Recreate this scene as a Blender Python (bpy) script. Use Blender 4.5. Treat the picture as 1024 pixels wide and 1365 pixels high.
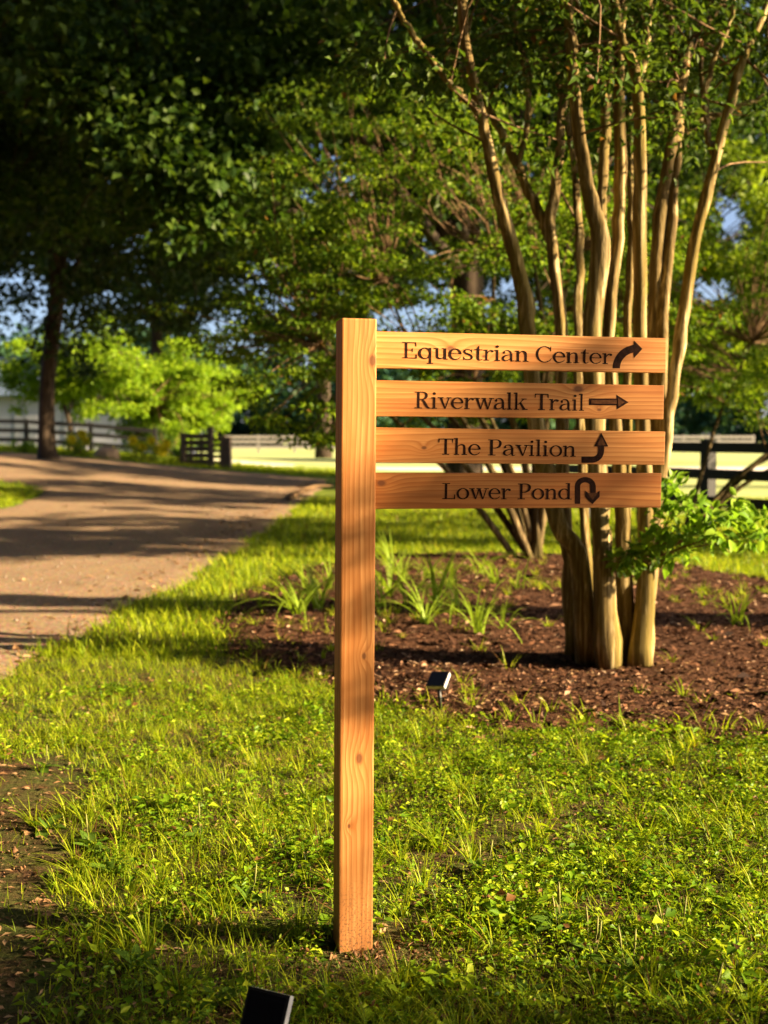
import bpy, math
import numpy as np
from mathutils import Vector, Matrix, Euler

# ------------------------------------------------------------------ camera, sky, sun, exposure
scene = bpy.context.scene
for o in list(bpy.data.objects):
    bpy.data.objects.remove(o)
COL = scene.collection
F_PX, PITCH, CAM_H = 1650.0, math.radians(3.55), 1.34
cam_d = bpy.data.cameras.new('camera')
cam_d.sensor_fit = 'VERTICAL'
cam_d.sensor_height = 36.0
cam_d.lens = F_PX / 1365.0 * 36.0
cam_d.clip_start, cam_d.clip_end = 0.05, 3000.0
cam_d.dof.use_dof = True
cam_d.dof.focus_distance = 3.5
cam_d.dof.aperture_fstop = 3.4
cam = bpy.data.objects.new('camera', cam_d)
cam.location = (0, 0, CAM_H)
cam.rotation_euler = (math.pi / 2 - PITCH, 0, 0)
COL.objects.link(cam)
scene.camera = cam

SUN_EL, SUN_FRONT = math.radians(20.0), math.radians(12.5)
SUN = Vector((math.cos(SUN_EL) * math.cos(SUN_FRONT), -math.cos(SUN_EL) * math.sin(SUN_FRONT), math.sin(SUN_EL)))
world = bpy.data.worlds.new('World')
scene.world = world
world.use_nodes = True
wn = world.node_tree
bg = wn.nodes['Background']
sky = wn.nodes.new('ShaderNodeTexSky')
sky.sky_type = 'NISHITA'
sky.sun_disc = False
sky.sun_elevation = SUN_EL
sky.sun_rotation = math.radians(90) + SUN_FRONT
sky.air_density, sky.dust_density, sky.ozone_density = 0.5, 2.2, 0.5
wn.links.new(sky.outputs[0], bg.inputs[0])
bg.inputs[1].default_value = 0.05
sun_d = bpy.data.lights.new('sun', 'SUN')
sun_d.energy = 5.0
sun_d.angle = math.radians(0.53)
sun_d.color = (1.0, 0.77, 0.46)
sun = bpy.data.objects.new('sun', sun_d)
sun.rotation_euler = SUN.to_track_quat('Z', 'Y').to_euler()
sun.location = (20, -8, 12)
COL.objects.link(sun)
scene.view_settings.view_transform = 'Standard'
scene.view_settings.look = 'None'
scene.view_settings.exposure = 2.42
scene.view_settings.gamma = 1.0
scene.view_settings.use_curve_mapping = False
scene.render.engine = 'CYCLES'
cy = scene.cycles
cy.max_bounces, cy.diffuse_bounces, cy.glossy_bounces, cy.transmission_bounces = 5, 1, 2, 3
cy.use_denoising = True
cy.caustics_reflective = cy.caustics_refractive = False

# ------------------------------------------------------------------ geometry helpers
RNG = np.random.default_rng(11)


def smooth(a, lo, hi):
    t = np.clip((np.asarray(a, float) - lo) / (hi - lo), 0, 1)
    return t * t * (3 - 2 * t)


def terr(x, y):
    x = np.asarray(x, float); y = np.asarray(y, float)
    z = smooth(y, 13, 37) * (1 - smooth(y, 46, 75)) * 0.86 * smooth(-x, 0.6, 14.5)
    near = 1 - smooth(np.hypot(x, y - 4), 7, 12)
    z = z + near * (0.012 * np.sin(1.9 * x + 0.7) * np.sin(2.3 * y) + 0.008 * np.sin(5.1 * x + 1.3 * y) * np.cos(4.3 * y - x))
    # a little soil heaped round the foot of the sign post
    z = z + 0.004 * np.exp(-(((x + 0.06) / 0.16) ** 2 + ((y - 3.13) / 0.14) ** 2))
    z = z + smooth(y, 80, 400) * 1.2
    return z


def ray(px, py):
    a, b = (px - 512.0) / F_PX, (py - 682.5) / F_PX
    c, s = math.cos(PITCH), math.sin(PITCH)
    return Vector((a, c - b * s, -s - b * c))


def at(px, py, Y):
    d = ray(px, py)
    k = Y / d.y
    return Vector((d.x * k, Y, CAM_H + d.z * k))


def on_ground(px, py):
    d = ray(px, py)
    lo = None
    t = 1.0
    while t < 400:
        p = Vector((d.x * t, d.y * t, CAM_H + d.z * t))
        if p.z < float(terr(p.x, p.y)):
            break
        lo = t
        t += max(0.05, t * 0.01)
    hi = t
    for _ in range(30):
        m = (lo + hi) / 2
        p = Vector((d.x * m, d.y * m, CAM_H + d.z * m))
        if p.z < float(terr(p.x, p.y)):
            hi = m
        else:
            lo = m
    p = Vector((d.x * hi, d.y * hi, 0))
    p.z = float(terr(p.x, p.y))
    return p


def G3(x, y, dz=0.0):
    return Vector((x, y, float(terr(x, y)) + dz))


def sdf_poly(P, x, y):
    """signed distance to a closed polygon, positive inside"""
    x = np.asarray(x, float); y = np.asarray(y, float)
    d = np.full(x.shape, 1e9); ins = np.zeros(x.shape, bool)
    n = len(P)
    for i in range(n):
        ax, ay = P[i]; bx, by = P[(i + 1) % n]
        ex, ey = bx - ax, by - ay
        L = ex * ex + ey * ey + 1e-12
        t = np.clip(((x - ax) * ex + (y - ay) * ey) / L, 0, 1)
        d = np.minimum(d, np.hypot(x - ax - t * ex, y - ay - t * ey))
        c = ((ay > y) != (by > y)) & (x < (bx - ax) * (y - ay) / (by - ay + 1e-12) + ax)
        ins ^= c
    return np.where(ins, d, -d)


def wob(x, y, s, seed=0.0):
    return (np.sin(x * s + 1.3 + seed) * np.cos(y * s * 1.17 - 0.4 + seed * 2) + 0.6 * np.sin(x * s * 2.3 - y * s * 1.9 + seed)
            + 0.35 * np.sin(x * s * 4.7 + y * s * 5.3 + seed * 3)) / 1.95


def link(o, parent=None):
    COL.objects.link(o)
    if parent is not None:
        o.parent = parent
    return o


def mesh_np(name, V, faces_flat, face_sizes, mat, parent=None, smooth_shade=False):
    me = bpy.data.meshes.new(name)
    V = np.ascontiguousarray(V, np.float32)
    faces_flat = np.ascontiguousarray(faces_flat, np.int32)
    face_sizes = np.ascontiguousarray(face_sizes, np.int32)
    me.vertices.add(len(V)); me.vertices.foreach_set('co', V.ravel())
    me.loops.add(len(faces_flat)); me.loops.foreach_set('vertex_index', faces_flat)
    me.polygons.add(len(face_sizes))
    st = np.concatenate([[0], np.cumsum(face_sizes)[:-1]]).astype(np.int32)
    me.polygons.foreach_set('loop_start', st)
    if smooth_shade:
        me.polygons.foreach_set('use_smooth', np.ones(len(face_sizes), bool))
    me.update(calc_edges=True)
    if mat is not None:
        me.materials.append(mat)
    return link(bpy.data.objects.new(name, me), parent)


class MB:
    """collects polygons, builds one mesh object"""
    def __init__(self):
        self.v, self.f = [], []

    def add(self, vs, fs):
        k = len(self.v)
        self.v += [tuple(p) for p in vs]
        self.f += [tuple(i + k for i in q) for q in fs]
        return self

    def box(self, c, s, rot=None, bev=0.0):
        hx, hy, hz = s[0] / 2, s[1] / 2, s[2] / 2
        if bev <= 0:
            vs = [Vector((x * hx, y * hy, z * hz)) for z in (-1, 1) for y in (-1, 1) for x in (-1, 1)]
            fs = [(0, 2, 3, 1), (4, 5, 7, 6), (0, 1, 5, 4), (2, 6, 7, 3), (0, 4, 6, 2), (1, 3, 7, 5)]
        else:
            import bmesh
            bm = bmesh.new()
            bmesh.ops.create_cube(bm, size=1.0)
            for v in bm.verts:
                v.co = Vector((v.co.x * s[0], v.co.y * s[1], v.co.z * s[2]))
            bmesh.ops.bevel(bm, geom=bm.edges[:], offset=bev, segments=2, profile=0.6, affect='EDGES')
            bm.verts.index_update()
            vs = [v.co.copy() for v in bm.verts]
            fs = [[v.index for v in f.verts] for f in bm.faces]
            bm.free()
        m = rot.to_matrix() if isinstance(rot, Euler) else rot
        if m is not None:
            vs = [m @ v for v in vs]
        return self.add([v + Vector(c) for v in vs], fs)

    def bar(self, a, b, w, h, up=(0, 0, 1)):
        a, b = Vector(a), Vector(b)
        x = (b - a).normalized(); y = Vector(up).cross(x)
        if y.length < 1e-4:
            y = Vector((0, 1, 0))
        y.normalize(); z = x.cross(y)
        m = Matrix((x, y, z)).transposed()
        return self.box((a + b) / 2, ((b - a).length, w, h), m)

    def tube(self, pts, rad, sides=8, flute=0.0, seed=0, cap=True):
        pts = [Vector(p) for p in pts]
        rs = np.random.default_rng(seed)
        ph = rs.uniform(0, 6.28, 4)
        n = len(pts)
        t0 = (pts[1] - pts[0]).normalized()
        u = t0.orthogonal().normalized()
        vs = []
        for i, p in enumerate(pts):
            t = (pts[min(i + 1, n - 1)] - pts[max(i - 1, 0)]).normalized()
            u = (u - t * u.dot(t)).normalized()
            w = t.cross(u)
            for k in range(sides):
                a = 2 * math.pi * k / sides
                r = rad[i]
                if flute:
                    r *= 1 + flute * (math.sin(3 * a + ph[0] + i * .12) * .5 + math.sin(2 * a + ph[1] - i * .07) * .4 + math.sin(5 * a + ph[2] + i * .2) * .3)
                vs.append(p + (u * math.cos(a) + w * math.sin(a)) * r)
        fs = []
        for i in range(n - 1):
            for k in range(sides):
                a, b = i * sides + k, i * sides + (k + 1) % sides
                fs.append((a, b, b + sides, a + sides))
        if cap:
            fs.append(tuple(range(sides))[::-1])
            fs.append(tuple((n - 1) * sides + k for k in range(sides)))
        return self.add(vs, fs)

    def build(self, name, mat, parent=None, sm=False):
        me = bpy.data.meshes.new(name)
        me.from_pydata(self.v, [], self.f)
        if sm:
            me.polygons.foreach_set('use_smooth', np.ones(len(me.polygons), bool))
        me.update()
        if mat is not None:
            me.materials.append(mat)
        return link(bpy.data.objects.new(name, me), parent)


def empty(name, loc, rot=(0, 0, 0)):
    o = bpy.data.objects.new(name, None)
    o.location = loc
    o.rotation_euler = rot
    o.empty_display_size = 0.1
    return link(o)


def tag(o, label=None, cat=None, group=None, kind=None):
    for k, v in (('label', label), ('category', cat), ('group', group), ('kind', kind)):
        if v is not None:
            o[k] = v
    return o


def copy_tree(o, parent=None):
    c = o.copy(); COL.objects.link(c); c.parent = parent
    for ch in o.children:
        copy_tree(ch, c)
    return c


def spline(pts, n):
    """Catmull-Rom resample of (x,y,z,...) rows"""
    P = np.array(pts, float)
    P = np.vstack([2 * P[0] - P[1], P, 2 * P[-1] - P[-2]])
    out = []
    segs = len(P) - 3
    for t in np.linspace(0, segs - 1e-6, n):
        i = int(t); f = t - i
        a, b, c, d = P[i:i + 4]
        out.append(0.5 * (2 * b + (c - a) * f + (2 * a - 5 * b + 4 * c - d) * f * f + (3 * b - a - 3 * c + d) * f ** 3))
    return np.array(out)


def unit(a):
    return a / (np.linalg.norm(a, axis=-1, keepdims=True) + 1e-9)


def leaves(P, D, N, L, W, detail=False, fold=0.25, droop=0.15):
    """leaf blades at P growing along D with normal about N; returns V, flat, sizes"""
    D = unit(D); S = unit(np.cross(D, N)); N = unit(np.cross(S, D))
    L = np.asarray(L)[:, None]; W = np.asarray(W)[:, None]
    n = len(P)
    if not detail:
        v0 = P
        v1 = P + D * L * .45 + S * W * .5 + N * W * fold
        v2 = P + D * L - N * L * droop
        v3 = P + D * L * .45 - S * W * .5 + N * W * fold
        V = np.stack([v0, v1, v2, v3], 1).reshape(-1, 3)
        b = np.arange(n)[:, None] * 4
        Fq = np.concatenate([b + [0, 1, 2], b + [0, 2, 3]], 1).ravel()
        return V, Fq, np.full(2 * n, 3)
    v0 = P
    m1 = P + D * L * .35
    m2 = P + D * L * .72 - N * L * droop * .5
    tip = P + D * L - N * L * droop * 1.3
    a1 = m1 + S * W * .5 + N * W * fold; a2 = m2 + S * W * .4 + N * W * fold * .8
    b1 = m1 - S * W * .5 + N * W * fold; b2 = m2 - S * W * .4 + N * W * fold * .8
    V = np.stack([v0, m1, m2, tip, a1, a2, b1, b2], 1).reshape(-1, 3)
    b = np.arange(n)[:, None] * 8
    T = [[0, 4, 1], [1, 4, 5], [1, 5, 2], [2, 5, 3], [0, 1, 6], [1, 2, 7], [1, 7, 6], [2, 3, 7]]
    Fq = np.concatenate([b + t for t in T], 1).ravel()
    return V, Fq, np.full(8 * n, 3)


def blades(P, H, W, lean, az, seg=3, curl=0.5):
    """grass blades: tapered strips bending over"""
    n = len(P)
    dirx, diry = np.cos(az), np.sin(az)
    sx, sy = -diry, dirx
    rows = []
    for k in range(seg + 1):
        t = k / seg
        out = lean * H * (t * (1 - curl) + curl * t * t * 1.4)
        up = H * (t - 0.32 * curl * np.minimum(lean, 1.6) * t * t)
        c = P + np.stack([dirx * out, diry * out, up], 1)
        w = W * (1 - t) ** 0.7 * .5
        if k < seg:
            off = np.stack([sx * w, sy * w, np.zeros(n)], 1)
            rows += [c - off, c + off]
        else:
            rows += [c]
    V = np.stack(rows, 1)
    m = V.shape[1]
    V = V.reshape(-1, 3)
    b = np.arange(n)[:, None] * m
    fl, sz = [], []
    q = []
    sizes = []
    for k in range(seg - 1):
        q.append(b + [2 * k, 2 * k + 1, 2 * k + 3, 2 * k + 2]); sizes.append(4)
    q.append(b + [2 * seg - 2, 2 * seg - 1, 2 * seg]); sizes.append(3)
    return V, np.concatenate(q, 1).ravel(), np.tile(sizes, n)


def cat(parts):
    Vs, Fs, Ss, k = [], [], [], 0
    for V, Fq, S in parts:
        Vs.append(V); Fs.append(Fq + k); Ss.append(S); k += len(V)
    return np.concatenate(Vs), np.concatenate(Fs), np.concatenate(Ss)


# ------------------------------------------------------------------ materials
def new_mat(name):
    m = bpy.data.materials.new(name)
    m.use_nodes = True
    nt = m.node_tree
    return m, nt, nt.nodes['Principled BSDF'], nt.nodes['Material Output']


def N(nt, t, **kw):
    n = nt.nodes.new(t)
    for k, v in kw.items():
        if hasattr(n, k):
            setattr(n, k, v)
        else:
            n.inputs[k].default_value = v
    return n


def ramp(nt, src, stops, interp='LINEAR'):
    r = nt.nodes.new('ShaderNodeValToRGB')
    r.color_ramp.interpolation = interp
    el = r.color_ramp.elements
    while len(el) < len(stops):
        el.new(0.5)
    for e, (p, c) in zip(el, stops):
        e.position = p
        e.color = (*c, 1) if len(c) == 3 else c
    if src is not None:
        nt.links.new(src, r.inputs[0])
    return r


def mix(nt, fac, a, b, mode='MIX'):
    m = nt.nodes.new('ShaderNodeMix')
    m.data_type = 'RGBA'
    m.blend_type = mode
    for s, v in ((m.inputs[0], fac), (m.inputs[6], a), (m.inputs[7], b)):
        if hasattr(v, 'is_linked'):
            nt.links.new(v, s)
        else:
            s.default_value = v if isinstance(v, (int, float)) else (*v, 1)
    return m.outputs[2]


def math_n(nt, op, a, b=None, c=None):
    m = nt.nodes.new('ShaderNodeMath')
    m.operation = op
    for i, v in enumerate((a, b, c)):
        if v is None:
            continue
        if hasattr(v, 'is_linked'):
            nt.links.new(v, m.inputs[i])
        else:
            m.inputs[i].default_value = v
    return m.outputs[0]


def coords(nt, scale=(1, 1, 1), kind='Object', loc=(0, 0, 0)):
    tc = nt.nodes.new('ShaderNodeTexCoord')
    mp = nt.nodes.new('ShaderNodeMapping')
    mp.inputs['Scale'].default_value = scale
    mp.inputs['Location'].default_value = loc
    nt.links.new(tc.outputs[kind], mp.inputs[0])
    return mp.outputs[0]


def noise(nt, vec, scale, detail=4, rough=.55, out=0):
    n = N(nt, 'ShaderNodeTexNoise')
    n.inputs['Scale'].default_value = scale
    n.inputs['Detail'].default_value = detail
    n.inputs['Roughness'].default_value = rough
    if vec is not None:
        nt.links.new(vec, n.inputs['Vector'])
    return n.outputs[out]


def bump(nt, bsdf, h, strength=.4, dist=.01):
    b = N(nt, 'ShaderNodeBump')
    b.inputs['Strength'].default_value = strength
    b.inputs['Distance'].default_value = dist
    nt.links.new(h, b.inputs['Height'])
    nt.links.new(b.outputs[0], bsdf.inputs['Normal'])


def leaf_mat(name, dark, mid, light, transl=.45, rough=.45, tint=(1.0, 1.0, .45), scale=1.0, brown=0.0):
    m, nt, b, out = new_mat(name)
    geo = N(nt, 'ShaderNodeNewGeometry')
    n = noise(nt, coords(nt), scale, 2)
    f = math_n(nt, 'ADD', math_n(nt, 'MULTIPLY', geo.outputs['Random Per Island'], .65), math_n(nt, 'MULTIPLY', n, .35))
    r = ramp(nt, f, [(0.12, dark), (0.5, mid), (0.88, light)])
    col = r.outputs[0]
    if brown > 0:
        wn_ = N(nt, 'ShaderNodeTexWhiteNoise')
        wn_.noise_dimensions = '1D'
        nt.links.new(geo.outputs['Random Per Island'], wn_.inputs['W'])
        col = mix(nt, math_n(nt, 'LESS_THAN', wn_.outputs[0], brown), col, (.20, .10, .035))
    nt.links.new(col, b.inputs['Base Color'])
    b.inputs['Roughness'].default_value = rough
    b.inputs['Specular IOR Level'].default_value = .14
    tr = N(nt, 'ShaderNodeBsdfTranslucent')
    nt.links.new(mix(nt, 1.0, col, tuple(min(1, c) for c in tint), 'MULTIPLY'), tr.inputs[0])
    ms = N(nt, 'ShaderNodeMixShader')
    ms.inputs[0].default_value = transl
    nt.links.new(b.outputs[0], ms.inputs[1]); nt.links.new(tr.outputs[0], ms.inputs[2])
    nt.links.new(ms.outputs[0], out.inputs[0])
    return m


def bark_mat(name, c1, c2, c3, zs=1.2, xs=14, green=None, bs=.5, bd=.01):
    """bark streaked along the trunk; with `green`, peeling patches and an algae tinge"""
    m, nt, b, out = new_mat(name)
    n1 = noise(nt, coords(nt, (xs, xs, zs)), 1.0, 6, .65)
    col = ramp(nt, n1, [(.30, c1), (.5, c2), (.68, c3)]).outputs[0]
    if green is not None:
        n3 = noise(nt, coords(nt, (xs * .45, xs * .45, 1.7), loc=(3, 1, 7)), 1.0, 4, .6)
        n2 = noise(nt, coords(nt, (4, 4, 1.1)), 1.0, 4, .65)
        n4 = noise(nt, coords(nt, (xs * 2.6, xs * 2.6, 2.2)), 1.0, 3, .6)
        peel = ramp(nt, n3, [(.50, (0, 0, 0)), (.54, (1, 1, 1))]).outputs[0]
        col = mix(nt, math_n(nt, 'MULTIPLY', peel, .62), col, tuple(c * .42 for c in c2))
        g = ramp(nt, n2, [(.46, (0, 0, 0)), (.62, (1, 1, 1))]).outputs[0]
        col = mix(nt, math_n(nt, 'MULTIPLY', g, .6), col, green)
        col = mix(nt, math_n(nt, 'MULTIPLY', ramp(nt, n4, [(.56, (0, 0, 0)), (.68, (1, 1, 1))]).outputs[0], .55), col, c1)
        n1 = math_n(nt, 'ADD', n1, math_n(nt, 'MULTIPLY', peel, .25))
    nt.links.new(col, b.inputs['Base Color'])
    b.inputs['Roughness'].default_value = .85
    b.inputs['Specular IOR Level'].default_value = .12
    bump(nt, b, n1, bs, bd)
    return m


def plain(name, col, rough=.6, metal=0.0, var=.25, scale=30, spec=.4, bs=0.15):
    m, nt, b, out = new_mat(name)
    n = noise(nt, coords(nt), scale, 4)
    r = ramp(nt, n, [(.25, tuple(c * (1 - var) for c in col)), (.75, tuple(min(1, c * (1 + var)) for c in col))])
    nt.links.new(r.outputs[0], b.inputs['Base Color'])
    b.inputs['Roughness'].default_value = rough
    b.inputs['Metallic'].default_value = metal
    b.inputs['Specular IOR Level'].default_value = spec
    if bs:
        bump(nt, b, n, bs, .003)
    return m


def wood_mat(name, axis, offs, knots=(), base=(.27, .125, .040), dirty=False):
    """planed softwood: growth-ring streaks along `axis`, bending round the knots given as (u, v, size)"""
    m, nt, b, out = new_mat(name)
    tc = N(nt, 'ShaderNodeTexCoord')
    sp = N(nt, 'ShaderNodeSeparateXYZ')
    nt.links.new(tc.outputs['Object'], sp.inputs[0])
    if axis == 'X':
        u, v, w = sp.outputs[0], sp.outputs[2], sp.outputs[1]
    else:
        u, v, w = sp.outputs[2], sp.outputs[0], sp.outputs[1]
    cb = N(nt, 'ShaderNodeCombineXYZ')
    nt.links.new(math_n(nt, 'MULTIPLY', u, 1.1), cb.inputs[0])
    nt.links.new(math_n(nt, 'MULTIPLY', v, 9.0), cb.inputs[1])
    nt.links.new(math_n(nt, 'ADD', math_n(nt, 'MULTIPLY', w, 9.0), offs), cb.inputs[2])
    low = noise(nt, cb.outputs[0], 1.0, 2, .4)
    phase = math_n(nt, 'ADD', math_n(nt, 'MULTIPLY', v, 75.0), math_n(nt, 'MULTIPLY', low, 5.0))
    phase = math_n(nt, 'ADD', phase, math_n(nt, 'MULTIPLY', w, 20.0))
    core = None
    for (ku, kv, ks) in knots:
        du = math_n(nt, 'MULTIPLY', math_n(nt, 'SUBTRACT', u, ku), .62)
        dv = math_n(nt, 'SUBTRACT', v, kv)
        r2 = math_n(nt, 'ADD', math_n(nt, 'MULTIPLY', du, du), math_n(nt, 'MULTIPLY', dv, dv))
        g = math_n(nt, 'EXPONENT', math_n(nt, 'MULTIPLY', r2, -1.0 / (2.2 * ks) ** 2))
        phase = math_n(nt, 'ADD', phase, math_n(nt, 'MULTIPLY', g, 1.5))
        c = math_n(nt, 'EXPONENT', math_n(nt, 'MULTIPLY', r2, -1.0 / (.72 * ks) ** 2))
        core = c if core is None else math_n(nt, 'MAXIMUM', core, c)
    ring = math_n(nt, 'FRACT', phase)
    streak_v = N(nt, 'ShaderNodeCombineXYZ')
    nt.links.new(math_n(nt, 'MULTIPLY', u, 4.0), streak_v.inputs[0])
    nt.links.new(math_n(nt, 'MULTIPLY', v, 320.0), streak_v.inputs[1])
    nt.links.new(math_n(nt, 'ADD', math_n(nt, 'MULTIPLY', w, 320.0), offs * 3), streak_v.inputs[2])
    fine = noise(nt, streak_v.outputs[0], 1.0, 3, .6)
    light = tuple(min(1, c * k) for c, k in zip(base, (1.30, 1.42, 1.65)))
    dark = tuple(c * k for c, k in zip(base, (.68, .52, .34)))
    r = ramp(nt, ring, [(0.0, light), (.55, base), (.86, dark), (1.0, light)])
    col = mix(nt, .22, r.outputs[0], base)
    blot = noise(nt, cb.outputs[0], 2.2, 4, .6)
    col = mix(nt, math_n(nt, 'MULTIPLY', ramp(nt, blot, [(.40, (0, 0, 0)), (.66, (1, 1, 1))]).outputs[0], .7), col, tuple(c * k for c, k in zip(base, (.86, .62, .36))))
    col = mix(nt, math_n(nt, 'MULTIPLY', ramp(nt, fine, [(.52, (0, 0, 0)), (.70, (1, 1, 1))]).outputs[0], .55), col, dark)
    sv2 = N(nt, 'ShaderNodeCombineXYZ')
    nt.links.new(math_n(nt, 'MULTIPLY', u, 1.3), sv2.inputs[0])
    nt.links.new(math_n(nt, 'MULTIPLY', v, 70.0), sv2.inputs[1])
    nt.links.new(math_n(nt, 'ADD', math_n(nt, 'MULTIPLY', w, 70.0), offs * 5), sv2.inputs[2])
    band = noise(nt, sv2.outputs[0], 1.0, 4, .65)
    col = mix(nt, math_n(nt, 'MULTIPLY', ramp(nt, band, [(.50, (0, 0, 0)), (.68, (1, 1, 1))]).outputs[0], .55), col, tuple(c * k for c, k in zip(base, (.55, .42, .30))))
    if core is not None:
        kc = ramp(nt, core, [(.25, (0, 0, 0)), (.75, (1, 1, 1))])
        col = mix(nt, math_n(nt, 'MULTIPLY', kc.outputs[0], .8), col, (.10, .032, .010))
    if dirty:
        sv = noise(nt, tc.outputs['Object'], 170, 2, .5)
        low_m = ramp(nt, u, [(.03, (1, 1, 1)), (.24, (0, 0, 0))])
        sp_ = ramp(nt, sv, [(.52, (0, 0, 0)), (.60, (1, 1, 1))])
        dm = math_n(nt, 'MULTIPLY', low_m.outputs[0], sp_.outputs[0])
        col = mix(nt, math_n(nt, 'MULTIPLY', dm, .95), col, (.07, .03, .013))
        col = mix(nt, math_n(nt, 'MULTIPLY', low_m.outputs[0], .45), col, (.23, .11, .045))
    nt.links.new(col, b.inputs['Base Color'])
    b.inputs['Roughness'].default_value = .62
    b.inputs['Specular IOR Level'].default_value = .25
    bump(nt, b, fine, .18, .002)
    return m


MAT = {}
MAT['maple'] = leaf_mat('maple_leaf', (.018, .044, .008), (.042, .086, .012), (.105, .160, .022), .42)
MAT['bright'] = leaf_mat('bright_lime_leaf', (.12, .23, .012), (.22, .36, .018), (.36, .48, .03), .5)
MAT['sunny'] = leaf_mat('sun_tinted_myrtle_leaf', (.045, .105, .010), (.120, .210, .014), (.27, .36, .028), .5, brown=.012)  # lit copy of the myrtle leaf: sunlight put into a brighter colour
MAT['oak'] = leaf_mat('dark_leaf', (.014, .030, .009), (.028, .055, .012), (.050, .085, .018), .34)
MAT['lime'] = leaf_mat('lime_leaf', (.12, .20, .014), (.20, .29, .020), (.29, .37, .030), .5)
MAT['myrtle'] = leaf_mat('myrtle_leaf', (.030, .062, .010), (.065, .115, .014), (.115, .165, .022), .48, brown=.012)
MAT['sucker'] = leaf_mat('sucker_leaf', (.09, .20, .018), (.17, .31, .025), (.28, .42, .04), .5, .35)
MAT['far'] = leaf_mat('haze_tinted_far_leaf', (.020, .060, .040), (.036, .090, .055), (.065, .125, .055), .25, scale=.15)  # distance haze put into the leaf colour as blue-green
MAT['grass'] = leaf_mat('grass_blade', (.11, .19, .008), (.25, .34, .010), (.50, .53, .03), .5, .42, tint=(1, 1, .4), scale=2.5, brown=.05)
MAT['weed'] = leaf_mat('weed_leaf', (.05, .13, .008), (.17, .29, .010), (.42, .49, .024), .45, .4, tint=(1, 1, .4), scale=2.2, brown=.05)
MAT['strap'] = leaf_mat('strap_leaf', (.16, .26, .02), (.25, .36, .03), (.34, .44, .05), .5, .4)
MAT['broad'] = leaf_mat('broad_leaf', (.050, .110, .012), (.080, .150, .016), (.12, .20, .022), .4, .38)
MAT['litter'] = leaf_mat('dead_leaf', (.16, .08, .035), (.30, .17, .08), (.45, .30, .16), .2, .7, tint=(1, .9, .7))
MAT['seed'] = plain('seed_spike', (.20, .20, .05), .8, 0, .3, 200)
MAT['flower'] = leaf_mat('yellow_petal', (.70, .52, .01), (.80, .65, .015), (.85, .75, .03), .4, .5)
MAT['bark_dark'] = bark_mat('dark_bark', (.018, .013, .009), (.045, .032, .022), (.085, .06, .04), 2.0, 16, None, .9, .03)
MAT['bark_myrtle'] = bark_mat('smooth_bark', (.030, .016, .006), (.21, .145, .055), (.70, .55, .29), .8, 34, (.15, .115, .02), .7, .008)
MAT['bark_olive'] = bark_mat('olive_bark', (.020, .012, .006), (.095, .065, .028), (.28, .20, .10), .9, 30, (.07, .058, .014), .6, .008)
MAT['bark_tan'] = bark_mat('tan_bark', (.06, .035, .018), (.15, .09, .045), (.26, .17, .09), 1.5, 22, None, .4, .008)
MAT['black_wood'] = plain('black_fence_paint', (.010, .009, .009), .7, 0, .3, 40)
MAT['brown_wood'] = plain('weathered_brown_wood', (.11, .075, .055), .85, 0, .35, 20)
MAT['white_wood'] = plain('pale_fence_paint', (.24, .22, .21), .7, 0, .1, 10)
MAT['black_plastic'] = plain('black_plastic', (.012, .012, .013), .38, 0, .2, 60, .5, 0)
MAT['grey_plastic'] = plain('silver_plastic', (.50, .48, .47), .4, .25, .08, 60, .5, 0)
MAT['white_wall'] = plain('white_siding', (.33, .34, .40), .7, 0, .06, 3)
MAT['blue_roof'] = plain('slate_blue_metal_roof', (.10, .14, .21), .5, .2, .1, 4)
MAT['shutter'] = plain('grey_door_paint', (.38, .38, .42), .6, 0, .1, 6)
MAT['stone'] = plain('tan_stone', (.36, .24, .15), .9, 0, .3, 25)
MAT['burnt'] = plain('burnt_engraving', (.018, .0062, .0035), .9, 0, .75, 90, .1, .4)
MAT['burnt_mid'] = plain('scorched_engraving', (.075, .028, .010), .85, 0, .6, 140, .1, 0)


def cell_mat():
    m, nt, b, out = new_mat('solar_cell')
    br = N(nt, 'ShaderNodeTexBrick')
    br.offset = 0
    br.inputs['Color1'].default_value = (.003, .003, .005, 1)
    br.inputs['Color2'].default_value = (.0035, .0035, .006, 1)
    br.inputs['Mortar'].default_value = (.008, .008, .012, 1)
    br.inputs['Scale'].default_value = 1.0
    br.inputs['Mortar Size'].default_value = .0006
    br.inputs['Brick Width'].default_value = .026
    br.inputs['Row Height'].default_value = .05
    nt.links.new(coords(nt), br.inputs['Vector'])
    nt.links.new(br.outputs[0], b.inputs['Base Color'])
    b.inputs['Roughness'].default_value = .3
    b.inputs['Specular IOR Level'].default_value = .25
    return m


MAT['cell'] = cell_mat()


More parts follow.
